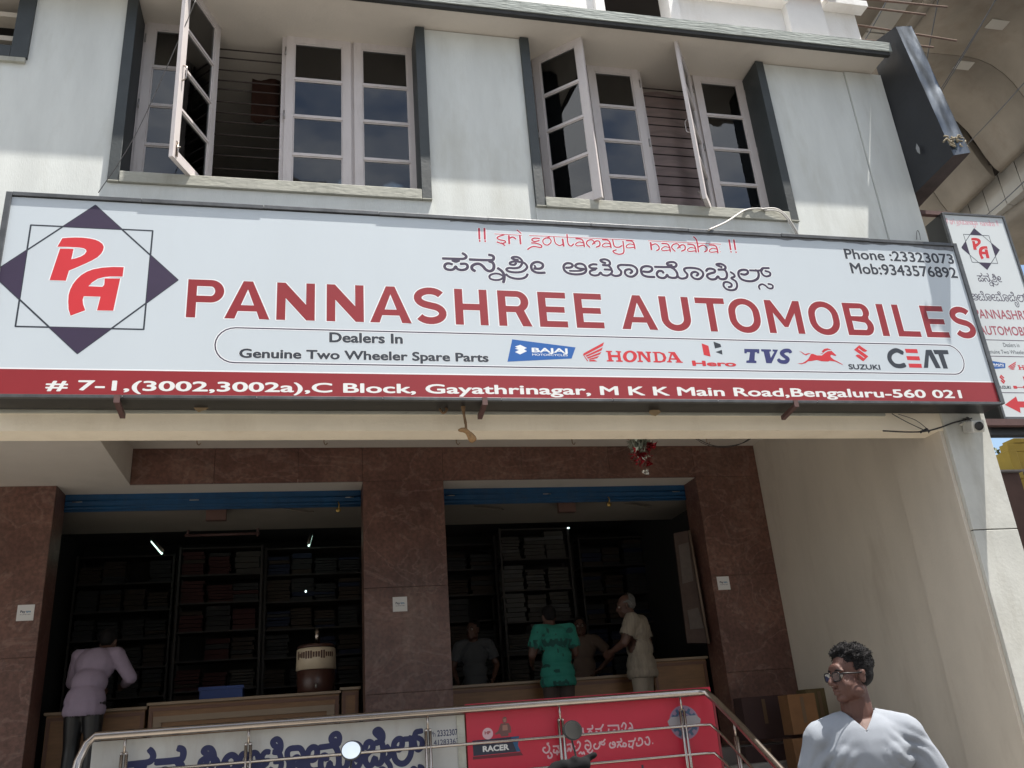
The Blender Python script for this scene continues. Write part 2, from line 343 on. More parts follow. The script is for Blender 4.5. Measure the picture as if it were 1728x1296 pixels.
def window(edges, x0, x1, states, bar_ys, seed):
    ed = [e*YF for e in edges]
    bx = [(ed[0]-fr, ed[-1]+fr, YF, YF+.09, FT-.075, FT), (ed[0]-fr, ed[-1]+fr, YF, YF+.09, FB-.04, FB+.045)]
    for i, e in enumerate(ed):
        a = fr if i in (0, 4) else fr*.5
        bx.append((e-(fr if i == 0 else fr*.5), e+(fr if i == 4 else fr*.5), YF, YF+.09, FB+.045, FT-.075))
    f = quick('window_frame', M_frame, B, *bx, bevel=.003)
    g0 = (YF+.13)
    for k in range(15):
        z = FB+.10+k*.123+(.02 if k % 3 == 1 else 0)
        bm = bmesh.new(); tube(bm, [(ed[0]-fr, g0, z), (ed[-1]+fr, g0, z)], .007, 6); obj('grille_bar', bm, M_bar, f)
    for e in (ed[1], ed[2], ed[3]): quick('grille_upright', M_bar, f, (e-.012, e+.012, g0+.008, g0+.016, FB+.045, FT-.075))
    for i, st in enumerate(states):
        a, b = ed[i]+fr*.3, ed[i+1]-fr*.3; wd = b-a
        if st is None:
            leaf(a, yl-.012, 0, wd, 1, i, True) if i % 2 == 0 else leaf(b, yl-.012, 0, wd, -1, i, True)
        else:
            side, r = st
            if side == 'L':
                best = min((abs((a+wd*math.cos(t))-r*(yl-wd*math.sin(t))), t) for t in [math.radians(k*.25) for k in (range(10, 170) if seed == 2 else range(300, 560))])
                leaf(a, yl-.012, -best[1], wd, 1, i)
            else:
                best = min((abs((b-wd*math.cos(t))-r*(yl-wd*math.sin(t))), t) for t in [math.radians(k*.25) for k in range(10, 640)])
                leaf(b, yl-.012, best[1], wd, -1, i)
    # dark fins, sill
    ft = .088
    for xa, xb in ((x0, x0+ft), (x1-ft, x1)):
        quick('window_fin', M_fin, B, (xa, xb, YW-.035, YF+.09, FB-.03, soff-.003), bevel=.004)
    quick('window_sill', M_sill, B, (x0+ft+.002, x1-ft-.002, YW-.045, YF-.002, zs-.075, zs+.03), (x0, x0+ft+.001, YW-.046, YW+.02, zs-.076, FB-.032), (x1-ft-.001, x1, YW-.046, YW+.02, zs-.076, FB-.032), bevel=.006)
    quick('window_apron', M_wall, B, (x0, x1, YW-.02, YW-.001, zs-.5, zs-.077))
rW = lambda x, y: (lambda d: d.x/d.y)(ray(x, y))
window((-.229, -.137, -.044, .050, .142), *w1, (None, ('L', rW(290, 200)), None, None), 0, 1)
window((.315, .402, .489, .577, .667), *w2, (('L', rW(991, 200)), None, ('R', rW(1166, 200)), None), 0, 2)
# dark rooms behind windows
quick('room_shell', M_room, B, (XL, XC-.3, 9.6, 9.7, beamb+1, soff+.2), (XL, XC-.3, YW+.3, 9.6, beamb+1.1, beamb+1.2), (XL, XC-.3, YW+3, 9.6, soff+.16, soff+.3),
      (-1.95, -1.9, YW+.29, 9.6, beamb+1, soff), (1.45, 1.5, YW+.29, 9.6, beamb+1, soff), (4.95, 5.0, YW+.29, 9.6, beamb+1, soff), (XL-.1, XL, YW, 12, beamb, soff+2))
def folded_panel(x0, x1, y, z0, z1, m, folds=7):
    bm = bmesh.new(); n = folds*6; vs = []
    for i in range(n+1):
        x = x0+(x1-x0)*i/n; d = .02*math.sin(i*math.pi*2/6)
        vs.append([bm.verts.new((x, y+d*(1+.3*k), z1+(z0-z1)*k/4)) for k in range(5)])
    for A, Bv in zip(vs, vs[1:]):
        for k in range(4): bm.faces.new((A[k], A[k+1], Bv[k+1], Bv[k]))
    o = obj('folded_panel', bm, m, B, smooth=True); s = o.modifiers.new('thickness', 'SOLIDIFY'); s.thickness = .004
folded_panel(P(425, 150, 7.3).x, P(472, 150, 7.3).x, 7.3, P(450, 205, 7.3).z, FT, mat('orange_brown_curtain', (.055,.022,.015), .95), 1)
folded_panel(P(1070, 200, 6.98).x, P(1200, 200, 6.98).x, 6.98, FB, FT, mat('mauve_grey_banded_panel', (.72,.58,.58), .95, .45, 2, stretch=(.3,1,5)), 2)  # pale panel behind the grille, darker horizontal bands in its colour
# left-hand small window with dark surround
quick('window_surround', M_fin, B, (lw[1]-.13, lw[1], YW-.03, YW+.3, lz, soff-.003), (lw[1]-.9, lw[1]-.131, YW-.03, YW+.3, lz, lz+.12), bevel=.004)
quick('surround_lip', M_sill, B, (lw[1]-.9, lw[1]-.01, YW-.032, YW-.001, lz-.045, lz-.002))
for k in range(5): quick('louvre', M_cream, B, (lw[1]-.9, lw[1]-.132, YW+.10, YW+.24, lz+.28+k*.26, lz+.33+k*.26))
quick('louvre_back', M_room, B, (lw[1]-.9, lw[1]-.131, YW+.45, YW+.5, lz, soff))

# ================================================================== PORCH
gx0, gx1 = -.196*YG, .567*YG
XR = 5.53
hi = Zc(.3285, YG); lo_ = Zc(.2865, YG)
FLOOR = 1.20
quick('porch_ceiling', M_soffit, B, (gx0, XR+.3, YW+.22, YG+.02, hi, hi+.1))
quick('low_porch_ceiling', M_soffit, B, (XL, gx0, YW+.22, YG+.031, lo_, hi+.1))
quick('porch_right_wall', M_cream, B, (XR, XC-.201, 7.13, YG+.5, -.1, hi))
quick('porch_pillar', M_cream, B, (XR-.035, .864*YW+.3, YW+.012, 7.13, 0, beamb+.9), bevel=.004)
pz = P(1650, 894, YW-.03).z
quick('front_pillar', M_pillar, B, (.864*YW, .934*YW, YW-.03, YW+.011, 0, pz-.004), (.864*YW, .934*YW, YW-.03, YW+.011, pz+.004, beamb+1.0), (.865*YW+.3, .933*YW, YW+.011, 7.1, 0, beamb+.9), bevel=.005)
quick('pillar_crack', M_darkband, B, (.865*YW, .9335*YW, YW-.024, YW, pz-.004, pz+.004))
M_gran = mat('maroon_granite', (.165,.085,.064), .42, .0, 1.3, .05, 60, col2=(.085,.038,.030), stain=.75, stainc=(.19,.135,.11), stretch=(1,1,1.4), veins=.32)
# granite slabs: one object per slab
dz = lo_; p1x = .0585*YG; p2x = .1535*YG; dRx = .4785*YG; dLx = -.270*YG
def slab(x0, x1, z0, z1, y=YG, d=.03): return quick('granite_slab', M_gran, B, (x0+.0015, x1-.0015, y, y+d, z0+.0015, z1-.0015), bevel=.0015)
xs = [gx0, -1.05, -.15, p1x, p2x, 2.45, 3.55, dRx, gx1]
for a, b in zip(xs, xs[1:]): slab(a, b, dz, hi)
zj = P(690, 990, YG).z; zk = P(1300, 968, YG).z
for a, b, zz in ((p1x, p2x, zj), (dRx, gx1, zk)):
    slab(a, b, zz, dz); slab(a, b, zz-1.1, zz); slab(a, b, FLOOR-.1, zz-1.1)
slab(-3.9, dLx, 2.55, dz); slab(-3.9, dLx, FLOOR-.1, 2.55); slab(-5.2, -3.9, FLOOR-.1, dz); slab(-6.5, -5.2, FLOOR-.1, dz)
# reveals
for a_ in (dRx, dLx-.03, p1x, p2x-.03): quick('door_reveal', M_gran, B, (a_, a_+.03, YG+.031, YG+.4, FLOOR, dz))
quick('lintel_soffit', M_soffit, B, (dLx+.001, p1x-.001, YG+.032, YG+.42, dz+.0, dz+.05), (p2x+.001, dRx-.001, YG+.032, YG+.42, dz, dz+.05))
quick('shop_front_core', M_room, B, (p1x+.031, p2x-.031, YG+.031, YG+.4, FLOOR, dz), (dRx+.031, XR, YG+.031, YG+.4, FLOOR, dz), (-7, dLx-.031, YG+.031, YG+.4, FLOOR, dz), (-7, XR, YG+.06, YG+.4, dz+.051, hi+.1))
# rolling shutters
M_blue = mat('blue_shutter_paint', (.003,.060,.16), .5, .3, 6, .1, 30, stain=.4, stainc=(.05,.06,.07))
ysh = YG+.36
for a, b in ((dLx+.005, p1x-.005), (p2x+.005, dRx-.005)):
    s = quick('rolling_shutter', M_blue, B, (a, b, ysh, ysh+.03, Zc(.257, ysh), dz-.001), bevel=.003)
    for k, z in enumerate((.2585, .2625, .269)): 
        bm = bmesh.new(); tube(bm, [(a+.002, ysh-.003, Zc(z, ysh)), (b-.002, ysh-.003, Zc(z, ysh))], .008, 8); obj('shutter_rib', bm, M_blue, s)
    for q in (.04, .42, .96):
        bm = bmesh.new(); x = a+(b-a)*q; tube(bm, [(x-.05, ysh-.012, Zc(.2675, ysh)), (x+.05, ysh-.012, Zc(.2675, ysh))], .006, 6); obj('shutter_pull', bm, M_hinge, s)
    bm = bmesh.new(); x = b-.26 if a < 0 else b-1.05; tube(bm, smooth_pts([(x, ysh-.02, Zc(.262, ysh)), (x+.01, ysh-.03, Zc(.2585, ysh)), (x, ysh-.02, Zc(.253, ysh))], 3), [.008]*7, 6); ell(bm, (x, ysh-.02, Zc(.2525, ysh)), (.03, .015, .03)); obj('padlock', bm, mat('brass', (.4,.28,.1), .4, metal=1), s)
# interior shell
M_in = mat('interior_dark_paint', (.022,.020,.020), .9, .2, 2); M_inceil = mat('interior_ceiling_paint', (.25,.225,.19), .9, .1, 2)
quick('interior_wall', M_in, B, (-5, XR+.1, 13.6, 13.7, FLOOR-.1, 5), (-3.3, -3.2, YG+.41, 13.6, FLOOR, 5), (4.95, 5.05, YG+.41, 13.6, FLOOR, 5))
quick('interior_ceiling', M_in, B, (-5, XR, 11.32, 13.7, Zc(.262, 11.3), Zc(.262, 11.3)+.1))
quick('loft_slab', M_inceil, B, (-3.2, 4.95, YG+.41, 11.32, Zc(.2325, 11.32), Zc(.2325, 11.32)+.34))
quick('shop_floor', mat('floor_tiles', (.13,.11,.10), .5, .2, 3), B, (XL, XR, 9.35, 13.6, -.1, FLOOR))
quick('landing', M_pave, B, (XL, XR-.04, 7.18, 9.349, .0, .70))
for k in range(3): quick('step', M_pave, B, (3.32, XR-.04, 7.17-.3*(k+1), 7.17-.3*k-.002, .13, .70-.15*(k+1)), bevel=.008)
for k in range(2): quick('step', M_pave, B, (XL, XR-.04, 9.34-.3*(2-k), 9.34-.3*(1-k)-.002, .701, .86+.17*k), bevel=.008)
# Paytm stickers (flat printed tiles)
M_st = mat('white_sticker', (.62,.62,.62), .5)
for i, (x, y, lb) in enumerate(((43, 1034, 'small white sticker tile on the granite left of the left doorway'), (675, 1019.5, 'small white sticker tile on the middle granite pillar'), (1221, 984, 'small white sticker tile on the right-hand granite pillar'))):
    c = P(x, y, YG-.004); h = .078
    s = tag(quick('payment_sticker', M_st, None, (c.x-h, c.x+h, YG-.006, YG-.001, c.z-h, c.z+h)), lb, 'sticker', 'payment stickers on the granite')
    text('lettering', 'Pay', c.x-.048, c.x+.0, c.z+.0, c.z+.024, mat('navy_ink', (.01,.02,.07), .5), s, YG-.006, .0012, .03)
    text('lettering', 'tm', c.x+.004, c.x+.048, c.z+.0, c.z+.024, mat('cyan_ink', (.0,.14,.30), .5), s, YG-.006, .0012, .03)
    text('lettering', 'ACCEPTED HERE', c.x-.05, c.x+.05, c.z-.022, c.z-.012, mat('navy_ink', (.01,.02,.07), .5), s, YG-.006, .0012)

# ================================================================== MAIN SIGN
M_face = mat('white_flex_vinyl', (.52,.575,.62), .42, .05, .8, .06, 3, stain=.18, stainc=(.44,.46,.48), stretch=(1,1,.35))
M_halo = mat('white_print', (.74,.76,.78), .45)
M_mar = mat('maroon_print', (.27,.018,.024), .42, .12, 1.2); M_red = mat('red_print', (.56,.030,.038), .42, .08, 2)
M_dk = mat('charcoal_print', (.028,.034,.046), .42); M_pur = mat('dark_violet_print', (.040,.026,.060), .42, .15, 3)
M_navy = mat('navy_print', (.03,.035,.14), .42); M_bj = mat('blue_print', (.012,.10,.36), .42); M_crim = mat('crimson_print', (.42,.018,.05), .42)
M_frm = mat('grey_aluminium_frame', (.13,.135,.14), .4, .4, 9, metal=.5)
S = thing('shop_sign', 'long white shop sign with maroon PANNASHREE AUTOMOBILES lettering above the shop front', 'sign', (2, YS, 4.5))
T2 = lambda x, y, Y=YS: (lambda p: (p.x, p.z))(P(x, y, Y))
def crop(ox, oy, s, pts, Y=YS): return [T2(ox+a/s, oy+b/s, Y) for a, b in pts]
def pw(s, wpx): return wpx/s/FPX*8.1             # width of a stroke given in enlarged pixels
sx0, sx1, sz0, sz1 = -.3655*YS, .9765*YS, Zc(.3905, YS), Zc(.6565, YS)
quick('sign_box', M_black, S, (sx0, sx1, YS+.004, YS+.255, sz0, sz1))
quick('sign_face', M_face, S, (sx0+.035, sx1-.035, YS, YS+.003, sz0+.02, sz1-.03))
bm = bmesh.new()
for a in ((sx0-.006, sx0+.035, sz0-.006, sz1+.006), (sx1-.035, sx1+.006, sz0-.006, sz1+.006)): box(bm, a[0], a[1], YS-.016, YS+.02, a[2], a[3])
n = 9
for i in range(n):
    a = sx0+.036+(sx1-sx0-.072)*i/n; b = sx0+.036+(sx1-sx0-.072)*(i+1)/n-.003
    box(bm, a, b, YS-.014-.003*(i % 2), YS+.02, sz0-.012, sz0+.012)
    z = sz1-.022+rnd.uniform(-.003, .003); box(bm, a, b, YS-.015-.003*(i % 2), YS+.02, z, z+.032)
obj('sign_frame', bm, M_frm, S, bevel=.002)
quick('frame_lip', M_halo, S, (sx0, sx1, YS-.0135, YS-.011, sz0-.001, sz0+.004))
# torn vinyl edge along the top
bm = bmesh.new(); N = 150; xa, xb = P(760, 380, YS).x, sx1-.04; top = []; bot = []
for i in range(N+1):
    x = xa+(xb-xa)*i/N; d = .022+.016*noise.noise(Vector((x*2.3, 0, 0)))+.012*noise.noise(Vector((x*9, 3, 0)))+(.035 if i > N-14 else 0)*math.sin((i-N+14)/14*1.5 if i > N-14 else 0)
    top.append(bm.verts.new((x, YS-.0004, sz1-.022))); bot.append(bm.verts.new((x, YS-.0007, sz1-.022-max(.004, d))))
for i in range(N): bm.faces.new((top[i], top[i+1], bot[i+1], bot[i]))
obj('torn_vinyl_edge', bm, mat('bare_grey_metal', (.22,.23,.245), .5, .4, 12, metal=.3), S)
zb = Zc(.4235, YS)
quick('address_band', M_mar, S, (sx0+.034, sx1-.034, YS-.00035, YS-.0001, sz0+.012, zb))
quick('band_edge', M_halo, S, (sx0+.034, sx1-.034, YS-.0003, YS-.0001, zb+.0005, zb+.011))
def tx(nm, s, bl, br, tl, m, off=0, halo=None, hw=.02, par=None, Y=YS, dy=.0042, rt=None):
    p0 = T2(*bl, Y); p1 = T2(*br, Y); q = T2(*tl, Y); r = (p1[0]+T2(*rt, Y)[0])/2 if rt else p1[0]
    return text(nm, s, (p0[0]+q[0])/2, p1[0], (p0[1]+p1[1])/2, q[1], m, par or S, Y, dy, off, halo, hw)
# square-cut capitals, drawn as outlines in a unit cell and set to the measured width of each letter
def arc(cx, cy, rx, ry, a0, a1, n=14): return [(cx+rx*math.cos(math.radians(a0+(a1-a0)*k/n)), cy+ry*math.sin(math.radians(a0+(a1-a0)*k/n))) for k in range(n+1)]
def glyph(c, w, t=.205):       # w: cell width in cap heights
    if c == 'P': return [[(0,0),(0,1)]+arc(w-.30, .70, .30, .30, 90, -90)+[(t,.40),(t,0)], [(t,.40+t*.85),(w-.30,.40+t*.85)]+arc(w-.30, .70, .30-t, .30-t*.85, -90, 90)+[(t,1-t*.85)]]
    if c == 'R': return [[(0,0),(0,1)]+arc(w-.36, .695, .305, .305, 90, -55)+[(w,0),(w-t*1.2,0),(w-.36-.05,.39),(t,.39),(t,0)], [(t,.39+t*.85),(w-.36,.39+t*.85)]+arc(w-.36, .695, .305-t, .305-t*.85, -90, 90)+[(t,1-t*.85)]]
    if c == 'B': return [[(0,0),(0,1)]+arc(w-.31, .745, .27, .255, 90, -40)+arc(w-.28, .285, .28, .285, 50, -90)+[(0,0)][:0], [(t,.53+t*.3),(w-.31,.53+t*.3)]+arc(w-.31, .715, .27-t, .12, -90, 90)+[(t,1-t*.85)], [(t,t*.85),(w-.28,t*.85)]+arc(w-.28, .285, .28-t, .115, -90, 90)+[(t,.445)]]
    if c == 'A': return [[(0,0),(w*.5-t*.52,1),(w*.5+t*.52,1),(w,0),(w-t*1.12,0),(w-t*1.12-.13*w*.5,.20),(t*1.12+.13*w*.5,.20),(t*1.12,0)], [(w*.5,.78),(w*.5-.145*w,.36),(w*.5+.145*w,.36)]]
    if c == 'N': return [[(0,0),(0,1),(t*.95,1),(w-t,.42),(w-t,1),(w,1),(w,0),(w-t*.95,0),(t,.58),(t,0)]]
    if c == 'M': return [[(0,0),(0,1),(t*.95,1),(w*.5,.42),(w-t*.95,1),(w,1),(w,0),(w-t,0),(w-t,.62),(w*.5+.055,.19),(w*.5-.055,.19),(t,.62),(t,0)]]
    if c == 'H': return [[(0,0),(0,1),(t,1),(t,.59),(w-t,.59),(w-t,1),(w,1),(w,0),(w-t,0),(w-t,.41),(t,.41),(t,0)]]
    if c == 'E': return [[(0,0),(0,1),(w,1),(w,1-t*.85),(t,1-t*.85),(t,.585),(w*.93,.585),(w*.93,.415),(t,.415),(t,t*.85),(w,t*.85),(w,0)]]
    if c == 'L': return [[(0,0),(0,1),(t,1),(t,t*.85),(w,t*.85),(w,0)]]
    if c == 'T': return [[(0,1),(w,1),(w,1-t*.85),(w*.5+t*.5,1-t*.85),(w*.5+t*.5,0),(w*.5-t*.5,0),(w*.5-t*.5,1-t*.85),(0,1-t*.85)]]
    if c == 'I': return [[(0,0),(0,1),(w,1),(w,0)]]
    if c == 'U': return [[(0,1)]+arc(w*.5, w*.42, w*.5, w*.42+.02, 180, 360)+[(w,1),(w-t,1)]+arc(w*.5, w*.42, w*.5-t, w*.42-t*.8, 360, 180)+[(t,1)]]
    if c == 'O':
        r = w*.46; return [arc(w*.5, 1-r, w*.5, r+.02, 0, 180)+arc(w*.5, r, w*.5, r+.02, 180, 360), arc(w*.5, 1-r, w*.5-t, r-t*.8, 0, 180)+arc(w*.5, r, w*.5-t, r-t*.8, 180, 360)]
    if c == 'S':
        mid = [(w*.93,.80)]; path = arc(w*.5, .715, w*.5-t*.5, .285-t*.42, 28, 255, 16)+arc(w*.5, .29, w*.5-t*.5, .29-t*.42, 80, -152, 16)
        L, Rr = [], []
        for i, p in enumerate(path):
            q0 = path[max(i-1, 0)]; q1 = path[min(i+1, len(path)-1)]; dx, dz = q1[0]-q0[0], q1[1]-q0[1]; d = math.hypot(dx, dz) or 1
            L.append((p[0]-dz/d*t*.47, p[1]+dx/d*t*.47)); Rr.append((p[0]+dz/d*t*.47, p[1]-dx/d*t*.47))
        return [L+Rr[::-1]]
zB, zT = T2(313.9, 535.5)[1], T2(316, 471)[1]; CH = zT-zB
def bigletter(c, a, b):
    X0, X1 = T2(*a)[0], T2(*b)[0]; pl = [[(X0+x*CH, zB+z*CH) for x, z in q] for q in glyph(c, (X1-X0)/CH)]
    fill('letter', pl, M_mar, S, YS, .0045)
    ribbon('letter_halo', [(q+[q[0]], .017) for q in pl], M_halo, S, YS, .0030, False)
for c_, a_, b_ in (('P', (313.4,535.5), (378.5,492)), ('A', (378.1,537.5), (454.5,540)), ('N', (466,540.5), (531,542)), ('N', (551,543), (614.2,544)), ('A', (624.6,545), (694.8,546)), ('S', (698.5,525), (754.2,530)), ('H', (769.4,549.4), (825,550.4)), ('R', (842.9,549.5), (898.9,551)), ('E', (911.7,552), (959.3,553)), ('E', (973.8,553.5), (1020.7,554.5)),
                   ('A', (1050.5,555.5), (1111,556.5)), ('U', (1114.6,528), (1164.5,529)), ('T', (1171.9,506.7), (1221,508)), ('O', (1229.7,531), (1282.4,532)), ('M', (1299.7,562), (1359.3,563)), ('O', (1364.6,534.7), (1415.6,536)), ('B', (1432.6,564.8), (1474.6,551)), ('I', (1490.4,566), (1502.2,567)), ('L', (1517.2,567.5), (1555.6,568.5)), ('E', (1565,569), (1604,570)), ('S', (1601,528.4), (1647,556.4))): bigletter(c_, a_, b_)
tx('lettering', 'Dealers In', (555, 578), (680, 580), (556, 560.5), M_dk, .036, M_halo, .02)
tx('lettering', 'Genuine Two Wheeler Spare Parts', (403, 604.5), (825, 610.5), (404, 588), M_dk, .036, M_halo, .02)
tx('lettering', 'Phone :23323073', (1425, 438.5), (1611, 444), (1425, 419.5), M_dk, .026, M_halo, .02)
tx('lettering', 'Mob:9343576892', (1436, 462), (1617, 469), (1434, 443), M_dk, .026, M_halo, .02)
tx('address_lettering', '# 7-1,(3002,3002a),C Block, Gayathrinagar, M K K Main Road,Bengaluru-560 021', (76, 659.5), (1624, 671), (78, 641), mat('off_white_print', (.70,.71,.70), .45), .024, None, 0, None, YS, .006)
# rounded outline box
def rbox(pl, pr, z0, z1, wd):
    r = (z1-z0)/2; c0 = pl+r; c1 = pr-r*.9; pts = []
    for k in range(13): a = math.pi/2+math.pi*k/12; pts.append((c0+r*math.cos(a), (z0+z1)/2+r*math.sin(a)))
    for k in range(13): a = -math.pi/2+math.pi*k/12; pts.append((c1+r*.9*math.cos(a), (z0+z1)/2+r*math.sin(a)))
    pts.append(pts[0]); return [(pts, wd)]
bl = T2(363, 580); br_ = T2(1625, 605); zt_ = T2(800, 563)[1]; zb_ = T2(800, 618.5)[1]
ribbon('outline_band_halo', rbox(bl[0], br_[0], zb_, zt_, .024), M_halo, S, YS, .003, False)
ribbon('outline_band', rbox(bl[0], br_[0], zb_, zt_, .010), M_pur, S, YS, .0045, False)

# --- emblem (reused on the hanging sign through a change of frame)
def mapper(x0, x1, z0, z1, X0, X1, Z0, Z1):
    return lambda p: (X0+(p[0]-x0)/(x1-x0)*(X1-X0), Z0+(p[1]-z0)/(z1-z0)*(Z1-Z0))
C1 = lambda pts: crop(0, 320, 3.24, pts); CP = lambda pts: crop(60, 380, 7.622, pts)
sq = C1([(172,197),(838,222),(783,762),(80,750)])
cx_ = sum(p[0] for p in sq)/4; cz_ = sum(p[1] for p in sq)/4; hw_ = (sq[1][0]+sq[2][0]-sq[0][0]-sq[3][0])/4; hh_ = (sq[0][1]+sq[1][1]-sq[2][1]-sq[3][1])/4
top_ = C1([(532,85)])[0]; rig_ = C1([(972,497)])[0]; bot_ = C1([(407,893)])[0]
dv = (top_[1]-bot_[1])/2; dh = rig_[0]-cx_
def emblem(fn, par, Y, clipx=None, ds=1.0):
    c = fn((cx_, cz_)); e = fn((cx_+hw_, cz_+hh_)); hx, hz = e[0]-c[0], e[1]-c[1]; t = fn((cx_+dh, cz_+dv)); DX, DZ = t[0]-c[0], t[1]-c[1]
    ln = .012*ds
    ln *= 1.0
    o1 = [((c[0]-hx, c[1]-hz), (c[0]+hx, c[1]-hz)), ((c[0]+hx, c[1]-hz), (c[0]+hx, c[1]+hz)), ((c[0]+hx, c[1]+hz), (c[0]-hx, c[1]+hz)), ((c[0]-hx, c[1]+hz), (c[0]-hx, c[1]-hz))]
    ribbon('emblem_square', [(s, ln) for s in o1], M_dk, par, Y, .0045, False)
    dd = [((c[0], c[1]+DZ), (c[0]+DX, c[1])), ((c[0]+DX, c[1]), (c[0], c[1]-DZ)), ((c[0], c[1]-DZ), (c[0]-DX*.97, c[1]-DZ*.03)), ((c[0]-DX*.97, c[1]+DZ*.03), (c[0], c[1]+DZ))]
    ribbon('emblem_diamond', [(s, ln) for s in dd], M_dk, par, Y, .0055, False)
    fz = hz; wv = DX*(1-fz/DZ); wh = DZ*(1-hx/DX); lc = c[0]-DX if clipx is None else max(c[0]-DX, clipx); k = DZ*(1-(c[0]-lc)/DX)
    T = [[(c[0]-wv, c[1]+fz), (c[0], c[1]+DZ), (c[0]+wv, c[1]+fz)], [(c[0]-wv, c[1]-fz), (c[0], c[1]-DZ), (c[0]+wv, c[1]-fz)],
         [(c[0]+hx, c[1]+wh), (c[0]+DX, c[1]), (c[0]+hx, c[1]-wh)], [(c[0]-hx, c[1]+wh), (lc, c[1]+k+.0001), (lc, c[1]-k-.0001), (c[0]-hx, c[1]-wh)]]
    for q in T: fill('emblem_corner', [q], M_pur, par, Y, .0065)
    PP = [(345,168),(430,161),(520,158),(610,161),(700,172),(770,188),(820,210),(860,240),(878,280),(868,325),(845,365),(800,410),(730,452),(640,495),(530,543),(430,585),(390,715),(180,707),(315,302),(490,305),(460,438),(520,425),(580,405),(630,375),(655,340),(650,315),(620,297),(560,287),(420,280),(280,278)]
    AA = [(1135,540),(1120,662),(960,660),(880,668),(800,690),(730,735),(680,785),(860,793),(882,770),(887,740),(888,685),(1090,685),(1000,1100),(790,1097),(835,920),(620,915),(606,960),(612,1020),(640,1095),(450,1165),(425,1080),(420,985),(425,900),(445,830),(480,760),(530,695),(590,640),(660,598),(740,568),(860,546),(1000,537)]
    for q in (PP, AA):
        pts = [fn(p) for p in CP(q)]
        fill('emblem_letter', [pts], M_red, par, Y, .0070)
        ribbon('emblem_letter_halo', [(pts+[pts[0]], .016*ds)], M_halo, par, Y, .0045, False)
emblem(lambda p: p, S, YS, clipx=sx0+.036)

# --- Kannada name, as brush strokes measured on the sign
K1 = [([(62,183),(200,187),(330,190),(388,180),(405,155),(385,128),(350,108)],38),([(205,210),(250,228),(298,212)],40),([(198,268),(150,255),(105,265),(88,300),(110,335),(175,350),(225,335),(250,300),(275,335),(340,352),(405,335),(425,295),(395,262),(322,262)],38),
 ([(455,198),(600,205),(730,208),(790,205),(805,170),(785,142),(735,130)],40),([(740,225),(790,245),(808,290),(795,345),(745,368),(690,345),(640,290),(590,262),(530,268),(487,300),(492,340),(530,365)],42),
 ([(865,325),(920,365),(955,420),(958,480),(945,530)],40),([(945,440),(880,408),(810,405),(748,432),(752,475),(820,497),(900,490),(950,455)],30),
 ([(1160,205),(1110,198),(1068,178),(1100,160),(1165,168),(1212,208),(1218,255),(1180,310),(1110,325),(1025,322),(990,340),(1015,368),(1100,385),(1200,380),(1265,348),(1292,305),(1262,258),(1215,232)],34),([(1190,235),(1120,225),(1050,240),(1045,268),(1105,275),(1130,250)],34),
 ([(985,415),(1040,455),(1130,478),(1220,475),(1275,450),(1298,412)],34),
 ([(1395,330),(1475,332),(1518,305),(1515,262),(1455,235),(1390,245),(1352,290),(1365,350),(1420,385),(1485,393),(1550,390)],38),([(1415,315),(1400,285)],30)]
K2 = [([(130,275),(200,270),(228,240),(195,212),(135,212),(97,250),(107,310),(160,352),(240,370),(330,370),(400,350),(425,305),(400,240),(340,215),(285,225),(268,258),(320,285),(390,292)],36),([(185,320),(260,322),(345,318),(400,295)],30),
 ([(580,228),(520,225),(470,250),(495,280),(580,285)],34),([(560,300),(485,325),(485,365),(540,388),(605,378),(635,345),(665,378),(735,388),(790,358),(795,310),(690,300)],34),
 ([(705,205),(655,190),(635,165),(695,152),(755,175),(772,215),(745,240),(665,235)],36),([(750,245),(785,280),(795,310)],34),
 ([(790,370),(850,395),(920,380),(935,330),(900,290),(888,255),(925,235),(1010,235),(1100,245),(1160,290),(1165,350),(1110,400),(1040,400),(993,360),(1000,312),(1060,298),(1095,328),(1068,355)],36),
 ([(1258,330),(1340,335),(1385,305),(1370,265),(1300,252),(1240,272),(1225,320),(1250,378),(1320,405),(1420,410)],38)]
K3 = [([(-130,219),(20,222),(120,222),(172,215),(185,180),(150,152),(90,150),(48,168),(62,192),(120,195)],36),([(-5,307),(-25,282),(-75,282),(-100,322),(-75,367),(-5,382),(35,362),(50,335),(72,365),(130,380),(185,372),(200,335),(185,290),(150,250),(110,228)],38),
 ([(200,340),(222,375),(270,390),(330,375),(345,330),(312,290),(298,255),(335,235),(430,235),(520,255),(570,300),(570,350),(520,395),(450,390),(405,350),(410,308),(460,292),(505,320),(478,348)],36),
 ([(620,280),(640,252),(690,245),(742,265),(740,297),(690,312),(640,332),(638,368),(690,400),(755,395),(790,358),(815,388),(860,400),(905,388),(922,350),(915,300),(880,262),(795,260)],38),([(845,222),(785,198),(772,182),(830,175),(890,205),(900,238),(880,260)],38),
 ([(975,295),(1025,330),(1030,362),(985,385),(1050,430),(1070,490),(1050,542),(990,560),(920,545),(875,500),(880,450),(930,440),(985,468),(985,505),(945,515)],34),
 ([(1125,322),(1180,332),(1225,310),(1215,270),(1150,262),(1097,285),(1092,340),(1130,395),(1210,425),(1300,425),(1368,390),(1385,335),(1372,285),(1340,268)],38),([(1255,270),(1400,272),(1440,240),(1490,237),(1535,237)],34),([(1440,250),(1422,290),(1450,338),(1500,358),(1550,340),(1545,300),(1480,278)],34),
 ([(1400,545),(1388,500),(1430,472),(1480,490),(1530,530),(1580,532),(1592,500),(1565,475),(1522,468)],30)]
WPN = [(crop(740, 415, 8.64, p), pw(8.64, wd)) for p, wd in K1]
WAM = [(crop(940, 420, 8.64, p), pw(8.64, wd)) for p, wd in K2]+[(crop(1120, 425, 8.64, p), pw(8.64, wd)) for p, wd in K3]
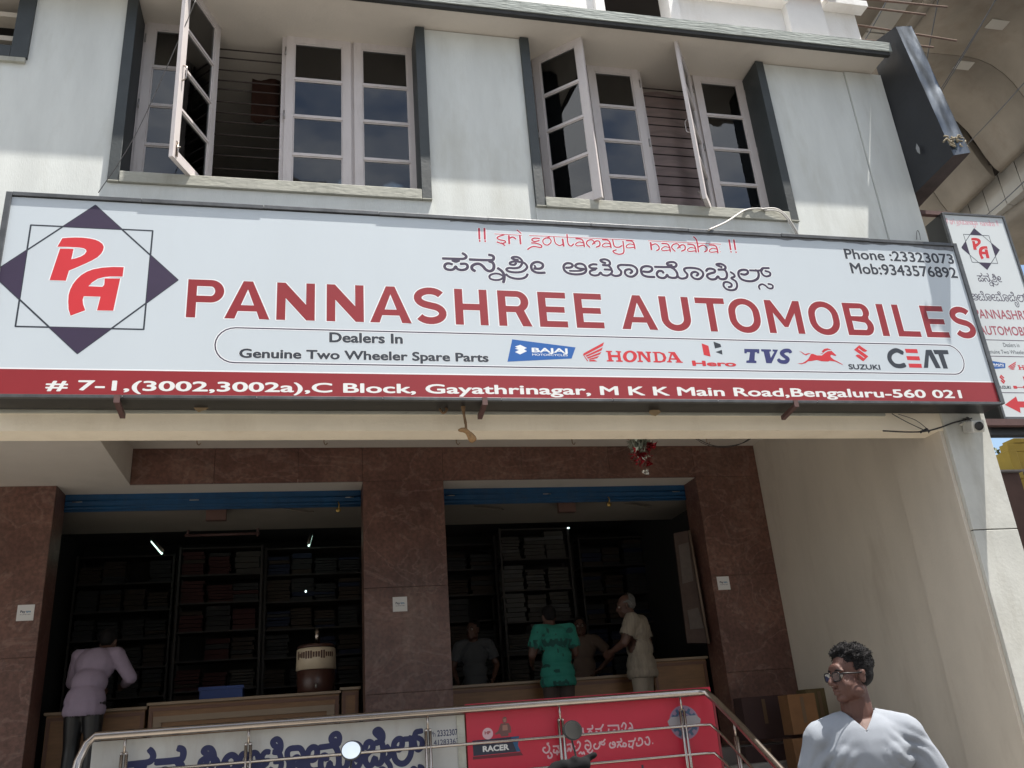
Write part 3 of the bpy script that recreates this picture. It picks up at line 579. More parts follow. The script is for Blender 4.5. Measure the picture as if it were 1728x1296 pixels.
for W_ in (WPN, WAM):
    ribbon('kannada_halo', [(p, wd+.012) for p, wd in W_], M_halo, S, YS, .0025)
    ribbon('kannada_lettering', W_, M_pur, S, YS, .0052)
# --- red invocation line
Aa = [([(1290,208),(1360,216),(1388,255),(1398,310)],20),([(1390,292),(1310,300),(1288,278),(1330,250),(1385,262)],15)]
Mm = [([(1468,318),(1425,272),(1445,232),(1500,225),(1532,272)],18),([(1500,280),(1550,238),(1590,248),(1592,295),(1550,316)],19)]
sh = lambda L, dx, dy: [([(a+dx, b+dy) for a, b in p], wd) for p, wd in L]
D1 = [([(62,80),(68,212)],24),([(72,237)],30),([(132,80),(136,215)],24),([(140,240)],30),([(258,148),(605,165)],9),
 ([(380,160),(320,178),(292,200),(325,222),(385,235),(398,255),(350,268),(290,250)],18),([(345,262),(390,295)],18),([(440,172),(446,272)],24),([(445,205),(490,188),(528,212)],20),([(580,172),(590,275)],22),([(545,100),(595,142)],16),
 ([(700,168),(1728,214)],9),([(830,208),(765,202),(732,222),(765,245),(825,232)],18),([(728,262),(790,268),(850,292),(848,320),(760,308),(715,320),(680,345)],18),([(960,185),(880,218),(880,268),(930,290),(975,252),(960,208),(900,200)],16),
 ([(1012,190),(1030,262),(1080,295),(1122,282)],16),([(1122,215),(1136,302)],24),([(1178,155),(1190,265),(1228,302),(1262,275)],18)]+Aa+Mm+sh(Aa,338,14)
D2 = [([(0,135),(375,153)],9),([(105,150),(125,228),(180,242),(222,222)],18),([(235,165),(246,300),(200,330),(140,320),(108,292),(150,275)],18)]+sh(Aa,-1012,-50)+[([(555,160),(1475,203)],9),([(585,182),(596,272)],24),([(590,218),(650,200),(690,235),(690,268),(662,284)],18)]+sh(Aa,-563,-15)+sh(Mm,-572,-25)+sh(Aa,-235,-5)+[([(1130,110),(1170,160),(1192,300)],20),([(1195,238),(1250,215),(1295,245),(1300,280),(1268,302)],18)]+sh(Aa,40,5)+[([(1460,240)],16),([(1468,300)],16),([(1580,150),(1600,272)],24),([(1605,300)],28),([(1640,150),(1660,272)],24),([(1668,305)],28)]
WSR = [(crop(800, 375, 7.513, p), pw(7.513, wd)) for p, wd in D1]+[(crop(1020, 385, 7.513, p), pw(7.513, wd)) for p, wd in D2]
ribbon('invocation_halo', [(p, wd+.010) for p, wd in WSR], M_halo, S, YS, .0025)
ribbon('invocation_lettering', WSR, M_crim, S, YS, .0048)

# --- brand marks row
Q4 = lambda pts: crop(840, 560, 4.114, pts); Q5 = lambda pts: crop(1240, 560, 4.114, pts); Q6 = lambda pts: crop(980, 570, 8.64, pts); Q7 = lambda pts: crop(1320, 570, 9.6, pts)
def ellp(cx, cy, rx, ry, n=28): return [(cx+rx*math.cos(2*math.pi*k/n), cy+ry*math.sin(2*math.pi*k/n)) for k in range(n)]
MARKS = {
 'bajaj': [(M_bj, [Q4([(100,52),(540,108),(513,185),(67,207)])], .0045), (M_halo, [Q4([(118,103),(155,90),(202,112),(182,122),(202,134),(155,157),(120,140),(146,126),(118,116),(140,112)])], .0058)],
 'honda': [(M_red, [Q6(p)], .0048) for p in ([(340,65),(322,118),(65,252),(50,258),(112,340),(95,342),(33,250),(42,226)],[(322,140),(302,185),(85,278),(68,262)],[(302,205),(280,242),(105,305),(88,287)],[(272,262),(240,298),(132,322),(114,310)],[(192,318),(245,345),(128,345),(120,328)],
   [(365,190),(455,190),(455,208),(435,208),(443,250),(540,252),(533,212),(512,208),(508,190),(588,197),(590,214),(570,216),(590,330),(612,333),(612,352),(515,348),(515,330),(545,328),(538,285),(450,282),(458,325),(480,328),(480,347),(380,345),(380,328),(405,325),(390,210),(367,207)],
   [(815,197),(895,200),(975,300),(965,218),(945,216),(945,200),(1025,203),(1025,222),(1005,222),(1020,355),(980,355),(875,240),(880,330),(905,335),(905,355),(828,352),(828,335),(850,332),(835,218),(815,215)])]+
  [(M_red, [Q6(ellp(717,272,103,86)), Q6(ellp(717,272,50,58))], .0048), (M_red, [Q6([(1045,205),(1150,205),(1220,230),(1250,290),(1230,345),(1160,362),(1060,358),(1060,340),(1085,338),(1070,222),(1045,220)]), Q6([(1110,225),(1150,225),(1190,250),(1205,300),(1185,335),(1125,338)])], .0048),
   (M_red, [Q6([(1275,205),(1370,208),(1465,345),(1488,350),(1488,365),(1385,362),(1385,345),(1405,345),(1390,320),(1310,317),(1310,340),(1330,345),(1330,360),(1257,358),(1257,342),(1275,338),(1310,222),(1278,220)]), Q6([(1335,245),(1372,300),(1315,298)])], .0048)],
 'hero': [(M_red, [Q4([(1415,80),(1462,97),(1477,172),(1430,160)])], .0048), (M_dk, [Q4([(1497,68),(1545,85),(1552,105),(1508,115)])], .0048), (M_dk, [Q4([(1555,125),(1560,158),(1512,140)])], .0048)],
 'tvs': [(M_navy, [Q5([(65,118),(170,120),(170,150),(155,150),(153,142),(140,142),(137,198),(150,202),(150,217),(80,215),(80,200),(98,197),(105,142),(85,140),(80,150),(66,148)])], .0048), (M_navy, [Q5([(182,120),(250,122),(252,135),(240,138),(250,180),(275,138),(262,135),(262,122),(300,124),(255,218),(218,217),(200,138),(184,135)])], .0048)],
 'horse': [(M_red, [Q7(p)], .0048) for p in ([(465,262),(500,260),(560,285),(640,288),(700,240),(740,218),(800,212),(840,250),(875,280),(865,295),(840,290),(800,275),(780,285),(785,310),(830,350),(900,385),(990,438),(960,432),(860,385),(770,372),(740,385),(640,380),(560,360),(480,375),(420,380),(380,410),(310,430),(245,415),(320,412),(370,385),(420,345),(445,300)],
   [(610,265),(660,240),(640,220),(680,180),(730,170),(800,195),(740,198),(690,222),(650,258)],[(270,222),(310,225),(370,265),(420,250),(465,252),(430,265),(385,285),(340,265),(310,235)])],
 'suzuki': [(M_red, [Q7([(1248,120),(1378,210),(1345,230),(1310,222),(1238,170),(1228,180),(1395,300),(1312,382),(1185,292),(1215,270),(1250,275),(1325,330),(1334,320),(1162,195)])], .0048)],
 'ceat': [(M_red, [Q5(p)], .0048) for p in ([(1180,118),(1265,120),(1272,148),(1188,145)],[(1190,168),(1280,170),(1287,198),(1198,195)],[(1205,220),(1295,222),(1300,250),(1212,248)])]+[(M_dk, [Q5(p)], .0048) for p in ([(1325,125),(1365,125),(1430,252),(1395,252),(1348,162),(1342,250),(1312,250)],[(1375,125),(1478,127),(1485,155),(1447,155),(1480,255),(1448,255),(1412,155),(1388,155)])]}
STRK = {'tvs': [(Q5([(385,140),(375,130),(345,132),(325,150),(345,170),(368,188),(352,208),(318,206),(305,195)]), pw(4.114, 27), M_navy)],
        'ceat': [(Q5([(1162,145),(1120,128),(1080,150),(1075,190),(1105,228),(1145,238),(1178,230)]), pw(4.114, 32), M_dk)]}
WORDS = {'bajaj': [('BAJAJ', Q4([(237,142),(486,147),(237,110)]), M_halo, .03), ('MOTORCYCLES', Q4([(240,164),(486,170),(240,151)]), M_halo, .01)],
         'hero': [('Hero', Q4([(1352,235),(1658,242),(1352,199)]), M_red, .04)], 'suzuki': [('SUZUKI', Q7([(1083,508),(1597,520),(1083,427)]), M_dk, .03)]}
def mark(key, fn, par, Y, ds=1.0):
    for m_, polys, d in MARKS[key]: fill('brand_mark', [[fn(p) for p in q] for q in polys], m_, par, Y, d)
    for pts, wd, m_ in STRK.get(key, []): ribbon('brand_mark', [([fn(p) for p in pts], wd*ds)], m_, par, Y, .0048)
    for s, b, m_, off in WORDS.get(key, []):
        a, b_, c = [fn(p) for p in b]; text('brand_lettering', s, a[0], b_[0], (a[1]+b_[1])/2, c[1], m_, par, Y, .0062, off)
for k in MARKS: mark(k, lambda p: p, S, YS)
# hanging brackets under the sign box
M_rust = mat('red_oxide_steel', (.11,.055,.05), .6, .3, 20)
for px in (205, 826, 1350):
    b0 = P(px-8, 684, YS); x = b0.x
    bm = bmesh.new(); box(bm, x-.02, x+.02, YS-.022, YS-.017, sz0-.05, sz0+.01)
    prism(bm, [Vector((x-.018, YS-.016, sz0-.045)), Vector((x-.018, YS-.016, sz0-.02)), Vector((x-.018, YS+.22, sz0-.045)), Vector((x-.018, YS+.22, sz0-.080))], Vector((.036, 0, 0)))
    obj('bracket', bm, M_rust, S)
# scraps of old paper/wasp nest stuck under the box
for i, (px, py, lab) in enumerate(((340, 688, 'torn tan paper scrap stuck below the left part of the sign'), (1104, 695, 'torn tan paper scrap stuck below the sign near the tinsel ornament'))):
    p = P(px, py, YS+.2); bm = bmesh.new(); pts = [Vector((p.x+.05*math.cos(a)*rnd.uniform(.7, 1.3), p.y, p.z+.03*math.sin(a)*rnd.uniform(.6, 1.4))) for a in [k*.7 for k in range(9)]]
    prism(bm, pts, Vector((0, .006, 0))); tag(obj('paper_scrap', bm, mat('tan_paper', (.36,.26,.15), .9, .3, 20)), lab, 'paper scrap')

# ================================================================== HANGING SIGN AT THE CORNER
YV = 6.45
V = thing('corner_sign', 'tall narrow white sign with small emblem, name and red arrow fixed at the building corner', 'sign', (6.6, YV, 4))
vx0, vx1, vz0, vz1 = .969*YV, 1.0845*YV, Zc(.3665, YV), Zc(.7145, YV)
quick('sign_box', M_black, V, (vx0, vx1, YV+.004, YV+.26, vz0, vz1)); quick('sign_face', mat('sun_faded_vinyl', (.60,.64,.66), .4, .05, 1.5, stain=.2, stainc=(.5,.5,.52)), V, (vx0+.02, vx1-.02, YV, YV+.003, vz0+.02, vz1-.02))
quick('sign_frame', M_frm, V, (vx0-.004, vx0+.02, YV-.012, YV+.02, vz0, vz1), (vx1-.02, vx1+.004, YV-.012, YV+.02, vz0, vz1), (vx0+.021, vx1-.021, YV-.012, YV+.02, vz1-.02, vz1+.004), (vx0+.021, vx1-.021, YV-.012, YV+.02, vz0-.004, vz0+.02), bevel=.002)
TV = lambda x, y: T2(x, y, YV)
def bb_of(strokes):
    xs_ = [p[0] for s in strokes for p in s[0]]; zs_ = [p[1] for s in strokes for p in s[0]]; return min(xs_), max(xs_), min(zs_), max(zs_)
def restroke(W_, tgt, wf, wadd=0):
    f = mapper(*bb_of(W_), *tgt); return [([f(p) for p in pts], wd*wf+wadd) for pts, wd in W_]
e0, e1 = TV(1622, 417), TV(1687, 423); et, eb = TV(1644, 385.5), TV(1665.5, 455)
fe = mapper(cx_-dh, cx_+dh, cz_-dv, cz_+dv, e0[0], e1[0], eb[1], et[1]); emblem(fe, V, YV, None, .5)
a, b, c, d = TV(1599, 380), TV(1686, 384), TV(1640, 369), TV(1650, 384)
ribbon('invocation_lettering', restroke(WSR, (a[0], b[0], d[1], c[1]), .42), mat('faded_pink_print', (.62,.30,.36), .5), V, YV, .004)
a, b, c, d = TV(1650, 470), TV(1692, 480), TV(1670, 461.5), TV(1678, 484)
ribbon('kannada_lettering', restroke(WPN, (a[0], b[0], d[1], c[1]), .36), M_pur, V, YV, .004)
a, b, c, d = TV(1642, 505), TV(1736, 515), TV(1660, 491), TV(1715, 518)
ribbon('kannada_lettering', restroke(WAM, (max(a[0], vx0+.04), min(b[0], vx1-.03), d[1], c[1]), .34), M_pur, V, YV, .004)
R_ = vx1-.04
def vt(s, bl, tl, m_, off, xr=None): 
    p = TV(*bl); q = TV(*tl); return text('lettering', s, p[0], xr or R_, p[1], q[1], m_, V, YV, .004, off)
M_fmar = mat('faded_maroon_print', (.34,.08,.11), .5)
vt('PANNASHREE', (1647, 537), (1645, 521.5), M_fmar, .015); vt('AUTOMOBILES', (1655, 564.5), (1652, 549.5), M_fmar, .015)
vt('Genuine Two Wheeler Spare Parts', (1664, 596.3), (1663, 589.8), M_dk, 0); p = TV(1694, 585.3); text('lettering', 'Dealers in', p[0], TV(1721, 586)[0], p[1], TV(1694, 578.5)[1], M_dk, V, YV, .004)
for y in (574, 601.3, 662.5):
    z = TV(1690, y)[1]; quick('rule_line', mat('grey_print', (.12,.10,.13), .5), V, (vx0+.02, vx1-.02, YV-.0004, YV-.0001, z-.004, z+.004))
def vmark(key, keyrect, tgt): mark(key, mapper(*keyrect, *tgt), V, YV, .42)
def rect_of(key):
    ps = [p for _, polys, _ in MARKS[key] for q in polys for p in q]+[p for _, b, _, _ in WORDS.get(key, []) for p in b]
    return min(p[0] for p in ps), max(p[0] for p in ps), min(p[1] for p in ps), max(p[1] for p in ps)
vmark('bajaj', rect_of('bajaj'), (TV(1664, 615)[0], TV(1698, 618)[0], TV(1690, 624)[1], TV(1690, 608)[1]))
vmark('honda', rect_of('honda'), (TV(1701, 618)[0], R_, TV(1710, 624)[1], TV(1710, 610)[1]))
vmark('suzuki', rect_of('suzuki'), (TV(1683, 645)[0], TV(1705, 652)[0], TV(1695, 656)[1], TV(1690, 632)[1]))
vmark('hero', rect_of('hero'), (TV(1709, 650)[0], R_+.0, TV(1716, 656)[1], TV(1716, 633)[1]))
ar = [TV(*q) for q in ((1695.5, 683), (1714.5, 669), (1717.5, 677.3), (1728, 678), (1728, 688), (1721, 687.6), (1722.5, 697))]
ar[3] = (R_, ar[2][1]); ar[4] = (R_, ar[5][1]); fill('arrow', [ar], M_red, V, YV, .0045)
quick('support_rail', M_rust, V, (XC-.1, vx1+.1, YV-.03, YV+.03, vz0-.07, vz0-.008))
quick('support_rail', M_rust, V, (XC-.1, vx0+.18, YV+.05, YV+.1, vz1+.01, vz1+.055))
quick('support_rail', M_black, V, (XC-.1, vx1+.15, YV+.06, YV+.16, vz0-.13, vz0-.05))

# ================================================================== DARK BLUE BOX ON THE CORNER
X = thing('metal_sign_box', 'dented dark blue sheet metal box projecting from the top corner of the wall', 'metal box', (5.95, 6.0, 6.2))
zlo = CAMZ+4.78     # fixed to the wall corner
bl0, br0 = Vector((XC+.006, 6.42, zlo)), Vector((6.16, 6.62, zlo)); bl1, br1 = Vector((5.965, 5.81, zlo+.04)), Vector((6.12, 5.765, zlo+.05))
tl0, tr0 = Vector((XC+.006, 6.42, CAMZ+6.74)), Vector((6.16, 6.62, CAMZ+6.74)); tp1, tpr = Vector((5.93, 5.985, CAMZ+6.58)), Vector((6.11, 5.965, CAMZ+6.595))
def sheet(A, Bp, Cc, D, nu, nv, dent, seed, off=0.0):     # bilinear dented sheet
    bm = bmesh.new(); n = (Bp-A).cross(D-A).normalized(); g = []
    for i in range(nu+1):
        r = []
        for j in range(nv+1):
            u, v = i/nu, j/nv; p = A*(1-u)*(1-v)+Bp*u*(1-v)+Cc*u*v+D*(1-u)*v
            e = min(1, 6*min(u, 1-u)+.25)*min(1, 6*min(v, 1-v)+.2)
            r.append(bm.verts.new(p+n*(off+dent*e*noise.noise(Vector((u*2.2+seed, v*4.5, seed)))+dent*.35*e*noise.noise(Vector((u*6+seed, v*15, seed))))))
        g.append(r)
    for i in range(nu):
        for j in range(nv): f = bm.faces.new((g[i][j], g[i+1][j], g[i+1][j+1], g[i][j+1])); f.smooth = True
    return bm
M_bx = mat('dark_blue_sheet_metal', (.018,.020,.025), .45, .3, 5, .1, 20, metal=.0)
M_bxf = mat('scuffed_blue_sheet_metal', (.13,.15,.175), .34, .0, 6, .15, 14, metal=.7, col2=(.06,.072,.09), stain=.35, stainc=(.28,.30,.32), stretch=(1,1,.5))
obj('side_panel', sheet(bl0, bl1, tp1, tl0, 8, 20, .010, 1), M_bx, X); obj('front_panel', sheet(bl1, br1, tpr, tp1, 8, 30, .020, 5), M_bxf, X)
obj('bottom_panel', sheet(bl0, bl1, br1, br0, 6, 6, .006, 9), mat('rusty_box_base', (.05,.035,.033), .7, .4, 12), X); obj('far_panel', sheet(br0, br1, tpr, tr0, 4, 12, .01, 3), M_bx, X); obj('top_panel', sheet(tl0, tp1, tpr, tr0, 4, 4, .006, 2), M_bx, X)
# rag and torn corner
bm = bmesh.new()
for k in range(14):
    p = bl1.lerp(tp1, .10)+Vector((.02+rnd.uniform(-.06, .16), -.03, rnd.uniform(-.05, .05))); a = rnd.uniform(0, 6.28)
    tube(bm, smooth_pts([p, p+Vector((.04*math.cos(a), -.01, .03*math.sin(a))), p+Vector((.07*math.cos(a+.8), 0, .05*math.sin(a+.8)-.01))], 3), .009, 6)
tag(obj('dried_garland_knot', bm, mat('dry_straw', (.27,.23,.16), .95, .3, 30)), 'knot of dry straw-coloured garland caught on the dark blue metal box', 'garland')
bm = bmesh.new(); p = bl1.lerp(tp1, .055); prism(bm, [p+Vector(q) for q in ((-.005,-.012,.06),(.10,-.02,.08),(.12,-.02,-.03),(.07,-.02,-.06),(.03,-.015,-.01))], Vector((0, .006, 0)))
obj('torn_patch', bm, mat('dark_teal_plastic', (.03,.05,.06), .4), X)
for k, (px, py) in enumerate(((1551, 252),)):
    q = PX(px, py, 5.93); bm = bmesh.new(); prism(bm, [q+Vector((-.012, a_, b_)) for a_, b_ in ((0, .07), (.025, .03), (.02, -.02), (-.005, -.06), (-.02, .0))], Vector((.004, 0, 0))); obj('peeled_scrap', bm, mat('grey_scrap', (.25,.26,.27), .8), X)

# ================================================================== RAILING
YR = 7.2
R0 = thing('handrail', 'stainless steel handrail in front of the boards, turning down the steps at its right end', 'railing', (1, YR, FLOOR))
zt = Zc(.0285, YR); xl, xr = -.2065*YR, .4485*YR
fall = lambda d: Vector((xr+.03*min(1, d/.2)+.10*d*.35, YR-d, zt-d*.62))
def rail(z, r, nm, left=True):
    pts = [Vector((xl-.11, YR-.16, z-.50)), Vector((xl-.085, YR-.06, z-.16)), Vector((xl-.055, YR, z-.05)), Vector((xl, YR, z))] if left else [Vector((xl-.03, YR, z))]
    pts += [Vector((xr-.08, YR, z)), Vector((xr-.01, YR-.03, z-.004))]+[fall(d)+Vector((0, 0, z-zt)) for d in (.12, .4, .9, 1.5, 2.1)]
    bm = bmesh.new(); tube(bm, pts, r, 14); return obj(nm, bm, M_steel, R0)
rail(zt, .030, 'top_rail'); m1 = Zc(-.0065, YR); m2 = Zc(-.0365, YR); rail(m1, .0115, 'middle_rail', False); rail(m2, .0115, 'middle_rail', False); rail(m2-.22, .0115, 'middle_rail', False)
for px in (213, 420, 722, 947, 1155):
    x = P(px, 1230, YR).x; bm = bmesh.new()
    tube(bm, [(x, YR, zt-.028), (x, YR, zt-.13)], .009, 8); tube(bm, [(x-.016, YR, zt-.135), (x-.016, YR, .70)], .0125, 10); tube(bm, [(x+.016, YR, zt-.135), (x+.016, YR, .70)], .0125, 10)
    for s in (-1, 1): ell(bm, (x+s*.016, YR, zt-.135), (.0125, .0125, .018), 8)
    obj('post', bm, M_steel, R0)
for d in (.35, 1.3):
    q = fall(d); bm = bmesh.new(); tube(bm, [q-Vector((0, 0, .03)), q-Vector((0, 0, .14))], .009, 8)
    for s in (-1, 1): tube(bm, [q-Vector((0, s*.016, .14)), Vector((q.x, q.y-s*.016, .13))], .0125, 10)
    obj('post', bm, M_steel, R0)
# ================================================================== BOARDS BEHIND THE RAIL
YB = 7.26
TB = lambda x, y: T2(x, y, YB)
M_wb = mat('old_white_board_paint', (.40,.40,.385), .6, .15, 2.5, .1, 20, stain=.6, stainc=(.24,.21,.17))
xm = P(787, 1230, YB).x; xe = P(1203, 1190, YB).x; wl = P(150, 1262, YB).x; ztop = zt-.035
WB = thing('painted_name_board', 'grimy white board with dark blue painted Kannada name and phone numbers behind the rail', 'board', (0, YB, FLOOR-.4))
quick('board_panel', M_wb, WB, (wl+.02, xm-.012, YB, YB+.03, FLOOR-.48, ztop), bevel=.003)
quick('board_edge', M_sill, WB, (xm-.075, xm-.014, YB-.008, YB-.001, FLOOR-.5, ztop-.003))
RB = thing('red_advert_board', 'red advertising board with RACER logo, a rider figure and pale Kannada slogan', 'board', (2, YB, FLOOR-.4))
M_rb = mat('red_board_vinyl', (.42,.012,.035), .4, .12, 1.5)
quick('board_panel', M_rb, RB, (xm, xe, YB, YB+.035, FLOOR-.48, ztop+.075), bevel=.003)
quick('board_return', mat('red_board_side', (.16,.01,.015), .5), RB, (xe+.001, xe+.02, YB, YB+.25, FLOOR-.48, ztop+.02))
M_bl = mat('dark_blue_sign_paint', (.010,.014,.070), .5, .2, 8)
Wb_ = WPN; a, b = TB(216, 1262)[0], TB(402, 1270)[0]; c, d = TB(405, 1260)[0], TB(712, 1245)[0]
zc1, zc0 = TB(660, 1238)[1], TB(674, 1290)[1]; H = zc1-zc0      # height of a letter body
def zmap(W_, X0, X1, wf):
    bx = bb_of(W_); zb0 = T2(1240, 474)[1]; zb1 = T2(1240, 452)[1]
    out = []
    for pts, wd in W_: out.append(([(X0+(p[0]-bx[0])/(bx[1]-bx[0])*(X1-X0), zc0+(p[1]-zb0-(p[0]-4.0)*0)/(zb1-zb0)*H*.92) for p in pts], wd*wf))
    return out
ribbon('kannada_lettering', zmap(WPN, a, b, 1.85), M_bl, WB, YB, .003); ribbon('kannada_lettering', zmap(WAM, c, d, 1.85), M_bl, WB, YB, .003)
def bt(s, bl, br, tl, m_, par, off=0, dy=.003): 
    p, q, r = TB(*bl), TB(*br), TB(*tl); return text('lettering', s, p[0], q[0], (p[1]+q[1])/2, r[1], m_, par, YB, dy, off)
bt('Ph', (726, 1244), (735, 1243), (726, 1235), M_bl, WB); bt('23323073', (738, 1243), (777, 1240), (738, 1232.5), M_bl, WB, .02); bt('41283363', (732, 1258), (774, 1255), (732, 1249), M_bl, WB, .01)
# RACER panel
M_ink = mat('board_dark_ink', (.012,.016,.035), .4); M_pale = mat('pale_pink_print', (.50,.33,.36), .5)
fill('logo_panel', [[TB(*q) for q in ((797, 1250), (876, 1242), (874, 1258), (879, 1268), (799, 1276))]], M_ink, RB, YB, .0022)
fill('logo_panel', [[TB(*q) for q in ((862, 1244), (876, 1242.5), (874, 1258), (878, 1268), (872, 1268.6))]], mat('board_blue_ink', (.01,.07,.16), .4), RB, YB, .0030)
fill('logo_shadow', [[TB(*q) for q in ((798, 1277), (879, 1269), (883, 1274.5), (798, 1282))]], mat('board_maroon_ink', (.10,.008,.016), .5), RB, YB, .0022)
bt('RACER', (815, 1269.5), (859, 1265), (815, 1259), mat('board_white_ink', (.55,.56,.56), .4), RB, .04, .0042)
c0 = TB(823, 1238); hx_ = TB(832, 1238)[0]-c0[0]
fill('round_logo', [[(c0[0]+hx_*math.cos(k*.25), c0[1]+hx_*math.sin(k*.25)) for k in range(25)]], M_pale, RB, YB, .0040)
bt('HP', (818, 1239.5), (828, 1239), (818, 1234), M_mar, RB, .04, .0052)
M_figure = mat('brown_print', (.12,.05,.045), .5)
for pl in ([(848,1212),(851,1209),(855,1211),(855,1218),(851,1221),(848,1218)],[(845,1221),(858,1220),(862,1226),(863,1236),(858,1237),(858,1242),(846,1243),(843,1238),(838,1240),(834,1239),(841,1233),(843,1226)]): fill('printed_figure', [[TB(*q) for q in pl]], M_figure, RB, YB, .0035)
fill('printed_figure', [[TB(*q) for q in ((849,1213),(854,1212),(854,1218),(850,1219))]], mat('print_skin', (.25,.12,.09), .5), RB, YB, .0045)
fill('printed_figure', [[TB(*q) for q in ((848,1224),(856,1223),(857,1232),(848,1233))]], mat('print_skin', (.25,.12,.09), .5), RB, YB, .0045)
# gear badge
g = TB(1155, 1219); gr = .118
gp = []
for k in range(12):
    a0 = 2*math.pi*k/12
    for da, rr in ((-.13, .78), (-.10, 1), (.10, 1), (.13, .78)): gp.append((g[0]+gr*rr*math.cos(a0+da), g[1]+gr*rr*math.sin(a0+da)))
cir = lambda rr: [(g[0]+gr*rr*math.cos(k*math.pi/16), g[1]+gr*rr*math.sin(k*math.pi/16)) for k in range(32)]
fill('badge_glow', [cir(1.12)], mat('badge_pale_blue', (.20,.13,.20), .5), RB, YB, .0018)
fill('gear_badge', [gp, cir(.62)], mat('badge_blue', (.03,.07,.13), .5), RB, YB, .0028); fill('gear_badge', [cir(.52), cir(.42)], mat('badge_blue', (.03,.07,.13), .5), RB, YB, .0028)
fill('badge_banner', [[(g[0]-gr*1.15, g[1]-.024), (g[0]+gr*1.15, g[1]-.024), (g[0]+gr*1.25, g[1]+.018), (g[0]+gr*.95, g[1]+.048), (g[0]-gr*.95, g[1]+.048), (g[0]-gr*1.25, g[1]+.018)]], mat('badge_grey', (.26,.24,.25), .5), RB, YB, .0038)
# Kannada slogan, two lines
L2 = [[(290,515),(267,522),(265,555),(300,580),(335,555),(338,505),(312,470),(330,462)],[(350,575),(370,602),(362,635),(330,640),(322,615)],[(385,500),(465,495)],[(395,540),(390,570),(425,577),(430,550),(450,577),(465,545),(440,508)],[(430,577),(435,602)],[(555,482),(602,472),(605,500)],[(560,560),(578,522),(598,560),(607,505)],
 [(650,500),(630,512),(636,545),(672,550),(700,520),(714,470),(690,440),(680,460)],[(700,590),(720,570),(738,592),(755,570),(765,595)],[(775,440),(802,430),(836,460),(840,518),(810,545),(776,520),(782,482),(820,490)],[(800,560),(840,580),(865,545)],[(900,470),(880,490),(890,525),(925,527),(950,492),(945,460)],[(950,450),(990,445),(1015,415)],[(978,440),(965,468),(1000,480),(1012,458)],
 [(1085,455),(1070,480),(1085,515),(1130,507),(1140,470),(1115,447),(1105,475),(1135,480)],[(1160,450),(1215,440),(1205,405)],[(1165,510),(1187,470),(1210,502),(1235,490),(1238,460),(1270,470),(1265,500),(1238,500)],[(1300,440),(1370,430),(1382,400)],[(1310,470),(1305,500),(1345,502),(1362,450)],[(1345,502),(1350,527)],[(1400,460),(1402,490),(1440,490),(1470,460),(1460,410),(1430,400),(1425,430)],[(1500,440),(1510,470),(1545,480),(1557,440),(1538,388),(1515,395)],[(1595,463)],
 [(745,280),(750,330),(772,357)],[(800,290),(860,285),(860,245)],[(810,345),(832,310),(865,347)],[(900,290),(960,285),(992,235)],[(905,320),(950,337),(970,300)],[(1050,250),(1180,245)],[(1060,290),(1062,325),(1100,327),(1130,300),(1150,330),(1182,300),(1175,252)],[(1215,265),(1240,215),(1270,245),(1250,310),(1220,300)],[(1300,300),(1322,275),(1350,300),(1340,240),(1315,215)]]
ribbon('slogan_lettering', [(crop(880, 1190, 7.2, p, YB), .0125) for p in L2], M_pale, RB, YB, .003)
bt('i', (1083, 1300), (1087, 1300), (1083, 1290), M_ink, RB, .06)

# ================================================================== COUNTERS AND SHOP INTERIOR
M_ply = mat('orange_plywood', (.24,.125,.055), .5, .25, 6, stretch=(1,1,8)); M_plyd = mat('dark_wood_trim', (.14,.065,.04), .5); M_ltop = mat('pale_laminate', (.26,.19,.125), .4, .1, 4)
def counter(label, x0, x1, y, ztop_, panels):
    t = thing('shop_counter', label, 'counter', ((x0+x1)/2, y, FLOOR))
    quick('counter_top', M_ltop, t, (x0-.02, x1+.02, y-.04, y+.6, ztop_-.03, ztop_), bevel=.004)
    quick('counter_body', M_ply, t, (x0, x1, y, y+.55, FLOOR, ztop_-.031))
    quick('trim', M_plyd, t, (x0, x1, y-.012, y-.001, ztop_-.085, ztop_-.055), (x0+.01, x0+.04, y-.012, y-.001, FLOOR, ztop_-.086), (x1-.04, x1-.01, y-.012, y-.001, FLOOR, ztop_-.086))
    if panels:
        quick('panel_frame', M_ltop, t, (x0+.05, x1-.05, y-.02, y-.001, ztop_-.2, ztop_-.14), (x0+.05, x0+.13, y-.02, y-.001, FLOOR+.1, ztop_-.201), (x1-.13, x1-.05, y-.02, y-.001, FLOOR+.1, ztop_-.201))
    return t
yc = 10.25
c1a, c1b = P(252, 1190, yc).x, P(572, 1170, yc).x; zc_ = Zc(.0565, yc)
counter('plywood counter with pale framed front panel inside the left doorway', c1a, c1b, yc, zc_, True)
counter('plain brown counter end at the left edge of the left doorway', -2.6, c1a-.04, yc+.02, zc_-.03, False)
counter('short plywood counter between the framed counter and middle pillar', c1b+.03, p1x-.04, yc+.01, zc_+.03, False)
counter('long plywood counter with dark trim inside the right doorway', p2x+.02, P(1095, 1140, yc).x, yc, Zc(.0535, yc), False)
counter('orange plywood cabinet at the right side of the right doorway', P(1100, 1110, yc).x, 4.66, yc, Zc(.068, yc), False)
